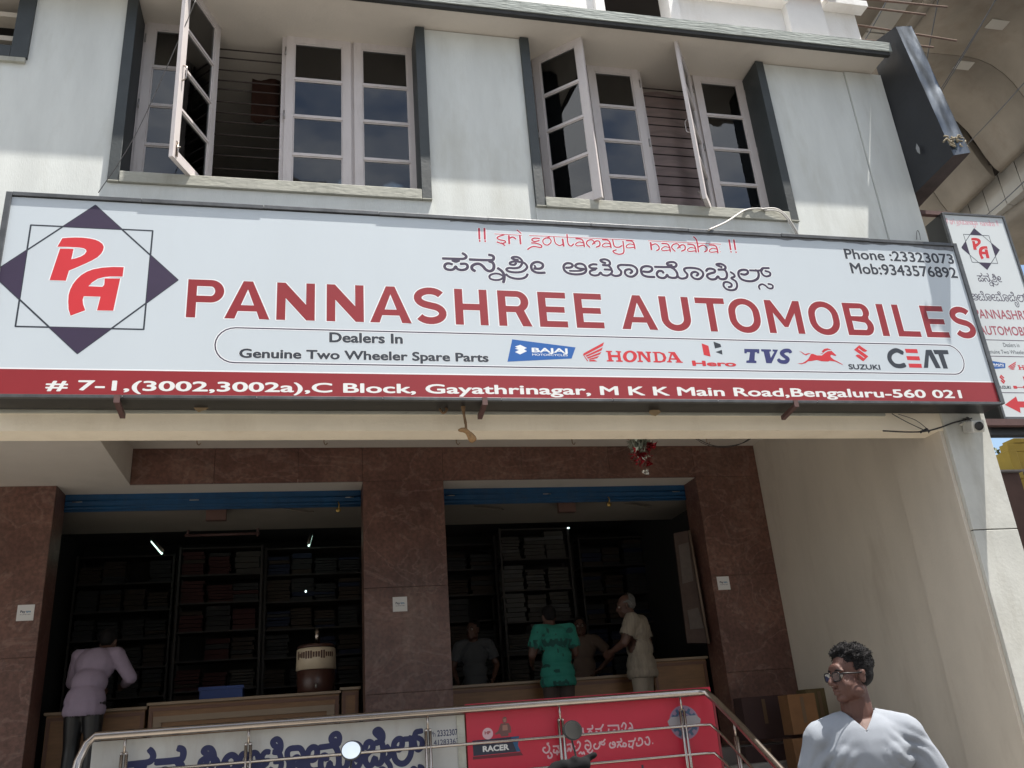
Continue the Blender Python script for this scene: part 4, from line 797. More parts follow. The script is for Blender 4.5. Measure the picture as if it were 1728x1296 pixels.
# water dispenser on the counter
wx_, wz = P(533, 1168, yc+.25).x, zc_
D = thing('water_dispenser', 'cream and brown drinking water jug with a steel tumbler on its lid', 'water dispenser', (wx_, yc+.25, wz))
bm = bmesh.new(); lathe(bm, [(.19, wz+.001), (.205, wz+.02), (.212, wz+.24), (.205, wz+.245)], wx_, yc+.25); obj('jug_base', bm, mat('dark_brown_plastic', (.06,.025,.018), .35), D)
bm = bmesh.new(); lathe(bm, [(.205, wz+.246), (.222, wz+.25), (.215, wz+.47), (.20, wz+.48)], wx_, yc+.25); obj('jug_body', bm, mat('cream_plastic', (.62,.52,.38), .35, .1, 10), D)
bm = bmesh.new(); lathe(bm, [(.205, wz+.481), (.21, wz+.5), (.19, wz+.52), (.05, wz+.535)], wx_, yc+.25); obj('lid', bm, mat('dark_brown_plastic', (.06,.025,.018), .35), D)
bm = bmesh.new(); tube(bm, [(wx_, yc+.03, wz+.08), (wx_, yc-.01, wz+.075), (wx_, yc-.012, wz+.04)], .012, 8); obj('tap', bm, M_hinge, D)
bm = bmesh.new()
for k in range(16):
    a_ = -math.pi/2+(k-8)*.13; r_ = .222; c_ = Vector((wx_+r_*math.cos(a_), yc+.25+r_*math.sin(a_), wz+.40)); h_ = rnd.uniform(.02, .045); s_ = Vector((-math.sin(a_), math.cos(a_), 0))*.009
    f_ = [bm.verts.new(c_+q) for q in (-s_-Vector((0, 0, h_)), s_-Vector((0, 0, h_)), s_+Vector((0, 0, h_)), -s_+Vector((0, 0, h_)))]; bm.faces.new(f_)
obj('printed_decor', bm, mat('brown_decor', (.08,.03,.02), .6), D)
bm = bmesh.new(); lathe(bm, [(.028, wz+.536), (.033, wz+.70), (.031, wz+.70)], wx_+.01, yc+.25, 14); tag(obj('steel_tumbler', bm, M_steel), 'upright steel tumbler standing on the lid of the water jug', 'tumbler')
# blue crate
def crate_():
    a_, b_ = P(338, 1150, 10.9).x, P(410, 1150, 10.9).x; z0 = FLOOR+.92; t = thing('blue_crate', 'blue plastic crate behind the left counter', 'crate', ((a_+b_)/2, 10.9, z0-.2))
    M_c = mat('blue_plastic', (.010,.045,.22), .4); q = [(a_, b_, 10.88, 10.9), (a_, b_, 11.2, 11.22)]
    for nm, bx in (('crate_wall', (a_, b_, 10.88, 10.9, z0-.16, z0+.12)), ('crate_wall', (a_, b_, 11.2, 11.22, z0-.16, z0+.12)), ('crate_wall', (a_, a_+.02, 10.901, 11.199, z0-.16, z0+.12)), ('crate_wall', (b_-.02, b_, 10.901, 11.199, z0-.16, z0+.12)), ('crate_floor', (a_+.021, b_-.021, 10.901, 11.199, z0-.16, z0-.14)), ('crate_rim', (a_-.012, b_+.012, 10.866, 10.879, z0+.09, z0+.125))): quick(nm, M_c, t, bx)
crate_()
tag(quick('work_table', M_plyd, None, (-1.7, .3, 10.86, 11.5, FLOOR+.70, FLOOR+.758), (-1.66, -1.6, 10.9, 10.96, FLOOR, FLOOR+.699), (.2, .26, 10.9, 10.96, FLOOR, FLOOR+.699), (-1.66, -1.6, 11.4, 11.46, FLOOR, FLOOR+.699), (.2, .26, 11.4, 11.46, FLOOR, FLOOR+.699)), 'dark wooden table behind the left counter carrying the blue crate', 'table')
# shelves with stacked cartons
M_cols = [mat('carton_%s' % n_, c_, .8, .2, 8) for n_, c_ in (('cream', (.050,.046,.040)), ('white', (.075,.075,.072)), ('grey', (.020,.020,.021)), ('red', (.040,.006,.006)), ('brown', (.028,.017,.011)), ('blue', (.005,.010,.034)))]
M_slit = mat('shelf_metal', (.022,.018,.016), .6)
ORD = ['lowest', 'second', 'third', 'fourth', 'fifth', 'sixth', 'seventh', 'eighth', 'ninth']
def rack(label, x0, x1, y, z0, z1, rows, cols, pal, what, thin=5):
    t = thing('storage_rack', label, 'rack', ((x0+x1)/2, y, z0))
    for x in (x0, x1):
        for yy in (y, y+.4): quick('upright', M_slit, t, (x-.014, x+.014, yy-.012, yy+.012, z0, z1+.02))
    dzz = (z1-z0)/rows
    for k in range(rows+1): quick('shelf', M_slit, t, (x0+.015, x1-.015, y, y+.4, z0+k*dzz-.010, z0+k*dzz+.010))
    cw = (x1-x0-.04)/cols
    for k in range(1, rows):
        for c in range(cols):
            if rnd.random() < .10: continue
            xx = x0+.02+cw*c+cw*.04; n = rnd.randint(thin-1, thin+1); hh = (dzz*.93)/n*rnd.uniform(.62, 1); base = z0+k*dzz+.0105; wq = rnd.uniform(.78, .94)
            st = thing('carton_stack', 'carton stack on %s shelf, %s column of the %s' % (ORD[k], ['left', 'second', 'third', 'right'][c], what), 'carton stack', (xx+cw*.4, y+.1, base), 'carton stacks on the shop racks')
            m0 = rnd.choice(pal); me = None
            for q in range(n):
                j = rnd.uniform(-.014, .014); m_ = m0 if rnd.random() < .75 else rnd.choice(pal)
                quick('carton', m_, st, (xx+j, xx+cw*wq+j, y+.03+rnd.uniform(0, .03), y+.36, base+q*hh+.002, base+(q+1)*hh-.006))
RT = 4.15; cc = M_cols
rack('dark rack of red and cream cartons seen through the left doorway', P(300, 1000, 12.4).x, P(440, 1000, 12.4).x, 12.4, FLOOR, RT, 8, 3, [cc[3], cc[4], cc[2], cc[0], cc[3]], 'rack in the left doorway')
rack('dark rack of pale thin cartons seen through the right doorway', P(850, 1000, 12.0).x, P(968, 1000, 12.0).x, 12.0, FLOOR, RT+.05, 7, 3, [cc[0], cc[1], cc[1], cc[0]], 'rack in the right doorway', 7)
rack('dark rack beside the left doorway rack, behind the water jug', P(447, 1000, 12.6).x, P(612, 1000, 12.6).x, 12.6, FLOOR, RT, 8, 4, [cc[2], cc[4], cc[5], cc[2]], 'rack behind the water jug')
rack('dark rack of blue and brown goods behind the white haired man', P(985, 1000, 12.5).x, P(1100, 1000, 12.5).x, 12.5, FLOOR, RT, 7, 3, [cc[5], cc[2], cc[4]], 'rack behind the white haired man')
rack('dark rack at the far left inside the left doorway', P(125, 1000, 12.8).x, P(290, 1000, 12.8).x, 12.8, FLOOR, RT, 8, 4, [cc[2], cc[2], cc[4]], 'rack at the far left')
rack('dark rack beside the middle pillar in the right doorway', P(752, 1000, 12.7).x, P(840, 1000, 12.7).x, 12.7, FLOOR, RT, 8, 2, [cc[2], cc[4], cc[2]], 'rack beside the middle pillar')
# tube lights
M_tube = emit_mat('tube_light_glow', (.62,.95,.80), 1.1); M_bulb = emit_mat('bulb_glow', (.75,1,1), 1.2)
def tubelight(label, p0, p1):
    t = thing('tube_light', label, 'tube light', (p0+p1)/2); d = (p1-p0).normalized()
    bm = bmesh.new(); tube(bm, [p0, p1], .013, 8); obj('lamp_tube', bm, M_tube, t)
    bm = bmesh.new(); tube(bm, [p0+Vector((0, 0, .04))-d*.03, p1+Vector((0, 0, .04))+d*.03], .022, 6); obj('batten', bm, M_inceil, t)
tubelight('lit tube light at the left of the left doorway interior', P(256, 914, 12.3), P(273, 934, 11.5))
tubelight('lit tube light at the right of the left doorway interior', P(526, 904, 12.6), P(521, 921, 11.7))
q = P(516, 998, 12.0); bm = bmesh.new(); ell(bm, q, (.013, .013, .016), 10); tag(obj('small_bulb', bm, M_bulb), 'tiny lit bulb above the water jug in the dark shop', 'bulb')
q = P(959, 891, 11.9); bm = bmesh.new(); ell(bm, q, (.02, .010, .012), 10); tag(obj('small_bulb', bm, M_bulb), 'tiny lit bulb high up in the right doorway', 'bulb')
# ceiling fans under the loft slab
def fan(label, px, py):
    p = P(px, py, 10.45); t = thing('wall_fan', label, 'fan', p, 'caged fans hanging in the shop'); mt = Matrix.Translation(p) @ Matrix.Rotation(.35, 4, 'X') @ Matrix.Rotation(.15, 4, 'Y')
    M_f = mat('fan_cage_wire', (.16,.14,.115), .6)
    for r_ in (.21, .14, .07):
        bm = bmesh.new(); tube(bm, [mt @ Vector((r_*math.cos(k*math.pi/12), r_*math.sin(k*math.pi/12), .0)) for k in range(25)], .006, 5, cap=False); obj('cage_ring', bm, M_f, t)
    bm = bmesh.new(); ell(bm, mt @ Vector((0, 0, .04)), (.05, .05, .06), 10); tube(bm, [mt @ Vector((0, 0, .05)), p+Vector((0, .05, .25))], .014, 6); obj('motor', bm, M_f, t)
    for k in range(3):
        bm = bmesh.new(); m2 = mt @ Matrix.Rotation(k*2.094, 4, 'Z'); xbox(bm, m2, .04, .19, -.045, .045, .012, .016); obj('blade', bm, M_f, t)
fan('caged fan under the right end of the left shutter', 500, 859); fan('caged fan beside the middle pillar under the right shutter', 822, 856); fan('caged fan under the right end of the right shutter', 1074, 852)
# shutter motor boxes, hooks
for lb, px, py in (('small brown box fixed under the left shutter', 365, 868), ('small dark box fixed under the right shutter', 956, 855)):
    p = P(px, py, ysh+.08); tag(quick('junction_box', mat('brown_box_plastic', (.09,.045,.035), .6), None, (p.x-.11, p.x+.11, p.y-.03, p.y+.06, p.z-.07, p.z+.07), (p.x-.16, p.x+.16, p.y-.035, p.y+.07, p.z+.071, p.z+.09), bevel=.004), lb, 'junction box')
bm = bmesh.new()
for a_, b_ in (((322, 865), (316, 905)), ((438, 862), (434, 905))): tube(bm, [P(*a_, 11.25), P(*b_, 11.25)], .016, 6)
tube(bm, [P(312, 904, 11.25), P(438, 900, 11.25)], .018, 6); tag(obj('hanging_steel_frame', bm, M_rust), 'dark steel frame hanging from the ceiling behind the left shutter', 'frame')
# notice board on the right reveal of the right doorway
NB = thing('notice_board', 'leaning notice board with papers on the right side of the right doorway', 'notice board', (4.6, 10.2, 2.5))
yn = 9.99
pn = [P(1137, 900, yn), P(1163, 895, yn), P(1196, 1085, yn), P(1160, 1085, yn)]
bm = bmesh.new(); prism(bm, pn, Vector((0, .03, 0))); obj('board', bm, mat('dull_notice_board', (.07,.045,.037), .8, .3, 8), NB)
bm = bmesh.new(); tube(bm, [P(1163, 895, yn-.02), P(1196, 1086, yn-.02)], .018, 4); obj('board_edge', bm, mat('board_edge_wood', (.14,.10,.075), .6), NB)
for qd in ([(1145,920),(1162,915),(1170,980),(1152,985)],[(1160,1030),(1178,1025),(1188,1060),(1165,1062)]):
    bm = bmesh.new(); prism(bm, [P(*c_, yn-.012) for c_ in qd], Vector((0, .004, 0))); obj('paper', bm, mat('yellowed_paper', (.11,.09,.08), .9, .2, 20), NB)
# cartons stacked at the right of the granite front
for i, (px0, px1, py0, py1, Y, m_, lb) in enumerate(((1340, 1374, 1169, 1240, 8.7, 'orange_cardboard', 'orange-brown carton on top of the pile behind the man'), (1372, 1402, 1160, 1236, 9.2, 'olive_cardboard', 'dull olive carton half hidden behind the man'), (1262, 1322, 1172, 1250, 9.3, 'dark_cardboard', 'dark maroon carton against the granite at the foot of the right pillar'), (1352, 1380, 1243, 1330, 8.72, 'orange_cardboard', 'lower orange-brown carton under the topmost one'), (1270, 1335, 1254, 1340, 9.2, 'dark_cardboard', 'lower dark carton under the maroon one'))):
    a_, b_ = P(px0, py1, Y), P(px1, py0, Y); cc = {'orange_cardboard': (.21,.10,.04), 'olive_cardboard': (.11,.08,.035), 'dark_cardboard': (.05,.024,.022)}[m_]
    t = thing('cardboard_carton', lb, 'carton', (a_.x, Y, a_.z)); z0 = a_.z if i not in (3, 4) else FLOOR
    zt2 = b_.z; 
    quick('carton_body', mat(m_, cc, .85, .2, 6), t, (a_.x, b_.x, Y, Y+.2, z0 if i < 3 else .701, zt2), bevel=.004)
    quick('tape', mat('brown_tape', (.12,.07,.035), .4), t, ((a_.x+b_.x)/2-.02, (a_.x+b_.x)/2+.02, Y-.002, Y-.0005, zt2-.28, zt2-.03))

# ================================================================== SMALL HANGING THINGS, WIRES, CAMERA
def wire(label, pts, r, m_, name='wire', cat='cable', k=6):
    bm = bmesh.new(); tube(bm, smooth_pts(pts, k), r, 6); return tag(obj(name, bm, m_), label, cat)
M_wire = mat('black_cable', (.02,.018,.018), .5); M_wht = mat('white_cable', (.55,.53,.50), .5)
wire('black cable sagging under the porch beam right of the tinsel ornament', [P(1158, 724, 7.0), P(1180, 742, 7.0), P(1212, 753, 7.0), P(1255, 747, 7.0), P(1286, 724, 7.0)], .004, M_wire)
wire('thin second cable sagging under the porch beam', [P(1156, 724, 7.04), P(1184, 747, 7.04), P(1216, 755, 7.04), P(1250, 749, 7.04), P(1284, 724, 7.04)], .003, M_wire)
wire('black cable running below the sign to the security camera', [P(1490, 727, YW-.03), P(1530, 729, YW-.04), P(1560, 728, YW-.05), P(1585, 722, YW-.06), P(1610, 713, YW-.07), P(1640, 706, YW-.07)], .007, M_wire)
wire('black cable dropping from the sign box to the tangle', [P(1505, 698, YW-.05), P(1530, 712, YW-.05), P(1562, 727, YW-.05)], .004, M_wire)
wire('thin black cable looping from the sign box to the tangle', [P(1516, 699, YW-.06), P(1545, 709, YW-.06), P(1566, 725, YW-.06)], .003, M_wire)
bm = bmesh.new()
for k in range(7): tube(bm, smooth_pts([P(1553+rnd.uniform(-2, 2), 729+rnd.uniform(-2, 2), YW-.05), P(1563, 725+rnd.uniform(-3, 3), YW-.075), P(1569+rnd.uniform(-2, 2), 728+rnd.uniform(-3, 3), YW-.05)], 3), .004, 5)
tag(obj('cable_tangle', bm, M_wire), 'taped tangle of black cable on the beam left of the security camera', 'cable')
wire('white cable drooping from the right window sill onto the sign', [P(1196, 388, YS-.03), P(1225, 375, YS+.05), P(1255, 356, YW-.06), P(1275, 352, YW-.06), P(1292, 353, YW-.05)], .009, M_wht)
wire('white cable curving down beside the right window fin', [P(1284, 353, YW-.06), P(1308, 352, YW-.07), P(1325, 362, YW-.07), P(1338, 380, YW-.06), P(1348, 398, YW-.04)], .009, M_wht)
wire('white cable lying close to the other one beside the right fin', [P(1290, 355, YW-.06), P(1312, 356, YW-.08), P(1327, 368, YW-.07), P(1344, 396, YW-.04)], .007, M_wht)
wire('dark guy wire crossing the left window and fin', [P(166, 325, YW-.3), P(230, 225, YW-.28), P(305, 60, YW-.28), P(330, 0, YW-.28)], .0035, M_wire, 'guy_wire')
wire('small wire loop on the wall above the sign at the right', [P(1547, 404, YW-.03), P(1547, 392, YW-.04), P(1549, 389, YW-.05), P(1552, 396, YW-.05), P(1553, 405, YW-.03)], .0028, M_wire)
G = thing('dried_garland', 'dried brown garland hanging from the sign underside left of centre', 'garland', P(783, 690, YW-.1))
bm = bmesh.new(); tube(bm, smooth_pts([P(781, 682, YW-.15), P(783, 700, YW-.15), P(786, 716, YW-.15), P(786, 724, YW-.15)], 4), [.022,.02,.016,.012,.010,.010,.011,.012,.010,.010,.010,.012,.012], 7); obj('stem', bm, mat('dry_brown_leaf', (.20,.12,.06), .9, .4, 30), G)
bm = bmesh.new(); tube(bm, smooth_pts([P(773, 726, YW-.15), P(784, 726, YW-.16), P(792, 733, YW-.15), P(800, 745, YW-.15)], 4), [.006,.012,.018,.02,.022,.022,.02,.022,.026,.03,.034,.032,.02], 8); obj('leaf', bm, mat('dry_tan_leaf', (.34,.20,.09), .9, .4, 30), G)
wire('short curled dry twig under the sign beside the dried garland', [P(742, 690, YW-.12), P(748, 697, YW-.14), P(754, 690, YW-.12), P(745, 683, YW-.12)], .010, mat('dry_brown_leaf', (.2,.12,.06)), 'dry_twig', 'twig')
# tinsel ornament
O = thing('tinsel_ornament', 'red and silver tinsel ornament hanging in front of the granite', 'ornament', P(1070, 726, 6.9))
M_rt = mat('red_tinsel', (.24,.012,.02), .3, metal=.75); M_sl = mat('silver_tinsel', (.34,.37,.31), .3, metal=.8); M_gt = mat('silver_tag', (.8,.8,.75), .15, metal=.9)
def tinsel(cpx, cpy, rpx, n, m_, nm, Y=6.9, sz=.03):
    bm = bmesh.new()
    for k in range(n):
        a_ = rnd.uniform(0, 6.28); r_ = rpx*math.sqrt(rnd.random()); p = P(cpx+r_*math.cos(a_), cpy+r_*.8*math.sin(a_), Y+rnd.uniform(-.07, .07)); s_ = sz*rnd.uniform(.5, 1.2)
        v = [bm.verts.new(p+Vector((rnd.gauss(0, 1), rnd.gauss(0, 1), rnd.gauss(0, 1)))*s_*.6) for _ in range(3)]; bm.faces.new(v)
    obj(nm, bm, m_, O)
tinsel(1062, 733, 10, 120, M_rt, 'red_bow'); tinsel(1082, 770, 18, 150, M_rt, 'red_bow'); tinsel(1097, 753, 8, 70, M_rt, 'red_bow'); tinsel(1091, 797, 5, 30, M_gt, 'silver_charm', sz=.02)
bm = bmesh.new()
for k in range(26):
    a_ = rnd.uniform(-12, 12); b_ = rnd.uniform(-14, 14); d_ = rnd.uniform(-.06, .06)
    tube(bm, smooth_pts([P(1070+a_*.5, 728, 6.9+d_), P(1076+a_, 742, 6.9+d_*1.5), P(1078+b_, 763, 6.9+d_)], 3), .004, 4)
obj('silver_strand', bm, M_sl, O); tinsel(1077, 748, 17, 260, M_sl, 'silver_foil', sz=.030); tinsel(1082, 768, 16, 40, M_sl, 'silver_foil', sz=.022)
wire('thin string holding the tinsel ornament', [P(1068, 722, 6.9), P(1068, 728, 6.9)], .003, M_wire, 'string', 'string')
# ceiling hooks in the porch
for k, px in enumerate((333, 547, 770, 965, 1192)):
    p = PZ(px, 740, hi-.001); bm = bmesh.new(); tube(bm, smooth_pts([p, p-Vector((0, 0, .05)), p+Vector((.02, 0, -.075)), p+Vector((.035, 0, -.05))], 3), .006, 6); obj('ceiling_hook', bm, M_ltop, B)
# security camera
K = thing('security_camera', 'small white security camera with dark lens at the top of the front pillar', 'camera', P(1648, 718, YW-.16))
c = P(1648, 719, YW-.18)
mt = Matrix.Translation(c) @ Matrix.Rotation(math.radians(-12), 4, 'Z') @ Matrix.Rotation(math.radians(18), 4, 'X')
bm = bmesh.new(); xbox(bm, mt, -.058, .058, -.03, .13, -.055, .05); obj('housing', bm, mat('camera_white_plastic', (.55,.54,.50), .5, .15, 9), K, bevel=.012)
bm = bmesh.new(); mt2 = mt @ Matrix.Translation((-.002, -.034, 0)) @ Matrix.Rotation(math.pi/2, 4, 'X'); vs0 = len(bm.verts); lathe(bm, [(.036, -.002), (.040, .012), (.036, .016), (.02, .012)], 0, 0, 16)
for v in bm.verts: v.co = mt2 @ v.co
obj('lens', bm, mat('lens_black', (.015,.015,.018), .15), K)
bm = bmesh.new(); tube(bm, [c+Vector((.01, .06, .05)), c+Vector((.02, .1, .11)), c+Vector((.03, .18, .12))], .014, 8); obj('arm', bm, M_hinge, K)
tag(quick('cable_box', mat('cream_cable_box', (.50,.48,.42), .6), None, (c.x-.05, c.x+.07, c.y+.06, c.y+.14, c.z+.05, c.z+.062)), 'thin pale plate above the security camera', 'plate')

# ================================================================== VIADUCT, FAR BUILDINGS, TREE
M_conc = mat('brown_stained_concrete', (.33,.29,.24), .9, .38, .35, .5, 5, stain=.85, stainc=(.17,.12,.085), stretch=(1,1,1))
M_conl = mat('pale_ribbed_concrete', (.50,.48,.44), .9, .2, .5, .3, 8, stain=.3, stainc=(.3,.26,.2))
M_dkc = mat('gap_shade_concrete', (.055,.042,.036), .9, .4, 1)  # near-black: shade of the deck gaps put into the colour
VD = thing('metro_viaduct', 'brown stained concrete viaduct with drain openings rising beyond the building at the right', 'viaduct', (22, 18, 0))
HV = CAMZ+18.0; th = math.radians(5); dirv = Vector((math.sin(th), math.cos(th), 0)); nrm = Vector((dirv.y, -dirv.x, 0))
def sweep(name, prof, s0, s1, m_, y0=17.2, nseg=1, gap=0, smooth=True, jitter=0):   # prof: (x at y0, z) swept along the viaduct heading
    L = (s1-s0)/nseg; out = []
    for k in range(nseg):
        bm = bmesh.new(); a_ = s0+L*k+gap/2; b_ = s0+L*(k+1)-gap/2
        A = [Vector((x, y0, z))+dirv*a_ for x, z in prof]; Bq = [Vector((x, y0, z))+dirv*b_ for x, z in prof]
        va = [bm.verts.new(p) for p in A]; vb = [bm.verts.new(p) for p in Bq]; n = len(A)
        up = [bm.verts.new(p+Vector((0, 0, .9))) for p in (A[0], A[-1], Bq[0], Bq[-1])]
        for i in range(n-1): f = bm.faces.new((va[i], va[i+1], vb[i+1], vb[i])); f.smooth = smooth
        ua = [bm.verts.new(p+Vector((0, 0, .8))) for p in A]; ub = [bm.verts.new(p+Vector((0, 0, .8))) for p in Bq]
        for i in range(n-1): bm.faces.new((ua[i+1], ua[i], ub[i], ub[i+1])); bm.faces.new((va[i+1], va[i], ua[i], ua[i+1])); bm.faces.new((vb[i], vb[i+1], ub[i+1], ub[i]))
        bm.faces.new((va[0], vb[0], ub[0], ua[0])); bm.faces.new((vb[-1], va[-1], ua[-1], ub[-1]))
        for v in up: bm.verts.remove(v)
        o = obj(name, bm, m_, VD); out.append(o)
    return out
pl = PZ(1540, 50, HV); x0v = pl.x-(pl.y-17.2)*math.tan(th); pl2 = PZ(1462, 50, HV); x1v = pl2.x-(pl2.y-17.2)*math.tan(th)
prof = [(x0v, HV), (17.9, HV), (18.8, HV+.02), (19.3, HV+.01), (19.64, HV-.03), (20.05, HV-.2), (20.4, HV-.5), (20.65, HV-.85), (20.85, HV-1.37), (21.0, HV-1.8), (21.2, HV-2.2), (21.4, HV-2.4)]
sweep('soffit_segment', prof, -25.3, 2.3, M_conc, nseg=12, gap=.02)
sweep('soffit_segment', prof, 2.55, 37.05, M_conc, nseg=15, gap=.03)
sweep('pale_ribbed_edge', [(x1v, HV+.35), (x0v-.35, HV+.35)], -25, 37, M_conl, nseg=40, gap=.05, smooth=False)
sweep('edge_rib', [(x0v-.34, HV-.05), (x0v-.02, HV-.05)], -25, 37, M_conc)
sweep('outer_flange', [(x1v-1.6, HV-.1), (x1v-.05, HV-.1)], -25, 37, M_conc, nseg=6, gap=.06)
sweep('gap_shade_plate', [(21.3, HV-1.9), (22.6, HV-1.9)], -25, 37, M_dkc)  # added dark plates stand for the shade inside the gaps
sweep('gap_shade_plate', [(x0v, HV+.75), (23.2, HV+.75)], -25, 37, M_dkc)
sweep('gap_shade_plate', [(22.6, HV+.6), (22.62, HV-3.0), (23.2, HV-3.0)], -25, 37, M_dkc, smooth=False)
sweep('parapet_block', [(21.95, HV-2.3), (21.96, HV-3.08), (22.5, HV-3.1)], -25, 6.3, M_conl, nseg=38, gap=.03, smooth=False)
bm = bmesh.new(); n_ = 14; rows = []
for i in range(n_+1):
    a_ = math.pi*.5*i/n_; yy = 22.5+2.6*math.sin(a_); zz = HV-3.1-0+2.6*(1-math.cos(a_))*.75
    rows.append((bm.verts.new((22.5, yy, zz)), bm.verts.new((36, yy, zz+.8))))
rows.insert(0, (bm.verts.new((22.5, -8, HV-3.1)), bm.verts.new((36, -8, HV-2.3))))
for A_, B_ in zip(rows, rows[1:]): f = bm.faces.new((A_[0], A_[1], B_[1], B_[0])); f.smooth = True
o = obj('arched_soffit', bm, M_conc, VD); o.modifiers.new('thickness', 'SOLIDIFY').thickness = .4; o.modifiers['thickness'].offset = 1
for k, (px, py) in enumerate(((1683, 41), (1628, 110))):
    p = PZ(px, py, HV-.01) if k == 0 else PZ(px, py, HV-.01); bm = bmesh.new(); box(bm, p.x-.30, p.x+.30, p.y-.17, p.y+.17, HV-.03, HV-.004); obj('drain_opening', bm, M_conl, VD)
# piers keep the deck up (outside the picture)
for y_ in (-14, 58): 
    bm = bmesh.new(); lathe(bm, [(1.3, 0), (1.3, HV-3.2), (2.4, HV-.6)], 19.5+(y_-17.2)*math.tan(th), y_, 20); obj('pier', bm, M_conc, VD)
for lb, a_, b_ in (('upper overhead cable crossing in front of the viaduct', (1740, -100), (1570, 178)), ('second overhead cable beside the upper one', (1690, -18), (1585, 160)), ('overhead cable rising to the right edge in front of the viaduct', (1760, 103), (1640, 235)), ('thin cable running past the metal box', (1585, -10), (1545, 190)), ('thin cable crossing the pale strip', (1500, -5), (1445, 90)), ('overhead cable by the viaduct parapet', (1745, 290), (1655, 370))):
    A_, B_ = P(*a_, 9), P(*b_, 14); wire(lb, [A_, (A_+B_)/2-Vector((0, 0, .03)), B_+(B_-A_)*.15], .011, M_wire)
# yellow building lower right
YL = thing('yellow_building', 'bright yellow boarded building with a stepped parapet at the right edge', 'building', (29, 30, 0))
M_yel = mat('yellow_paint', (.40,.27,.03), .7, .2, 1.2, .2, 12, stain=.3, stainc=(.30,.22,.05))
yy = 26.0; q = lambda x, y: P(x, y, yy)
a_, b_ = q(1704, 800), q(1704, 766); x0_ = a_.x; 
for k in range(14):
    z1_ = q(1712, 803).z-k*.62; quick('board', M_yel, YL, (q(1708, 806).x, x0_+12, yy+.02*(k % 2), yy+.4, z1_-.61, z1_))
for k in range(3): quick('board', M_yel, YL, (x0_+.55, x0_+12, yy+.3+.02*(k % 2), yy+.7, a_.z+.12+k*.42, a_.z+.53+k*.42+(0 if k < 2 else -.1)))
quick('parapet_post', M_yel, YL, (q(1691, 770).x, q(1705, 770).x, yy-.35, yy+.3, q(1700, 812).z, q(1698, 764).z), bevel=.02)
quick('ledge', mat('grey_ledge', (.22,.20,.19), .9), YL, (x0_+.2, x0_+12, yy-.3, yy+.29, a_.z-.02, a_.z+.10))
quick('parapet_step', M_yel, YL, (q(1722, 740).x, x0_+12, yy+.3, yy+.9, a_.z+1.3, q(1726, 735).z))
quick('building_core', M_yel, YL, (x0_+.2, x0_+12, yy+.42, yy+9, 0, a_.z+.1))
BR = thing('brown_building', 'dark brown wall behind the front pillar at the right edge', 'building', (26, 24, 0))
quick('wall', mat('dark_brown_wall', (.10,.055,.045), .9, .3, 1), BR, (q(1680, 830).x-.5, q(1708, 830).x-.05, yy-.6, yy+6, 0, q(1700, 806).z), (q(1708, 870).x+.0, x0_+12, yy-.9, yy-.05, 0, q(1722, 930).z))
quick('roof_edge', mat('grey_ledge', (.22,.20,.19), .9), BR, (q(1680, 830).x-.5, q(1708, 830).x-.04, yy-.8, yy+6, q(1700, 806).z+.001, q(1700, 803).z))
# tree peeping out between pillar and yellow building
TR = thing('leafy_tree', 'small piece of grey-green tree crown between the pillar and yellow building', 'tree', (28, 33, 0))
bm = bmesh.new(); c_ = P(1686, 798, 33); tube(bm, [(c_.x-.6, 33, 0), (c_.x-.4, 33.1, c_.z*.5), (c_.x-.2, 33, c_.z)], [.3, .2, .06], 10); obj('trunk', bm, mat('bark', (.12,.09,.06), .95, .3, 8), TR)
bm = bmesh.new()
for k in range(2600):
    v = Vector((rnd.gauss(0, 1), rnd.gauss(0, 1), rnd.gauss(0, 1))).normalized()*rnd.random()**.4; p = Vector((c_.x-.7, 33, c_.z-1.0))+Vector((v.x*2.0, v.y*2, v.z*2.4))+Vector((noise.noise(v*2)*.8, 0, noise.noise(v*2+Vector((5, 5, 5)))*.8))
    n_ = Vector((rnd.gauss(0, 1), rnd.gauss(0, 1), rnd.gauss(0, 1))).normalized(); t_ = n_.orthogonal().normalized(); s_ = .13
    bm.faces.new([bm.verts.new(p+t_*s_), bm.verts.new(p+n_.cross(t_)*s_*.5), bm.verts.new(p-t_*s_), bm.verts.new(p-n_.cross(t_)*s_*.5)])
obj('crown', bm, mat('grey_green_leaves', (.10,.12,.06), .7, .4, 3), TR)
# building across the street (mirrored in the panes)
OB = thing('opposite_building', 'plain building across the street, outside the picture and only mirrored in the panes', 'building', (-8, -14, 0))
M_ob = mat('opposite_wall', (.30,.27,.24), .9, .2, .6)
quick('wall', M_ob, OB, (-16, -4.5, -18, -14, 0, 19.6), (-4.49, -1.2, -18, -14.2, 0, 16.5), (-1.19, .45, -18, -14, 0, 20.8), (9.0, 20, -20, -15, 0, 13))
quick('roof_slab', M_ob, OB, (-16.3, -4.3, -18.3, -13.6, 19.61, 19.8))
for k in range(5):
    for f_ in range(4): quick('window', M_black, OB, (-15+k*2.9, -13.4+k*2.9, -14.02, -13.985, 1.2+f_*3.4, 2.8+f_*3.4))

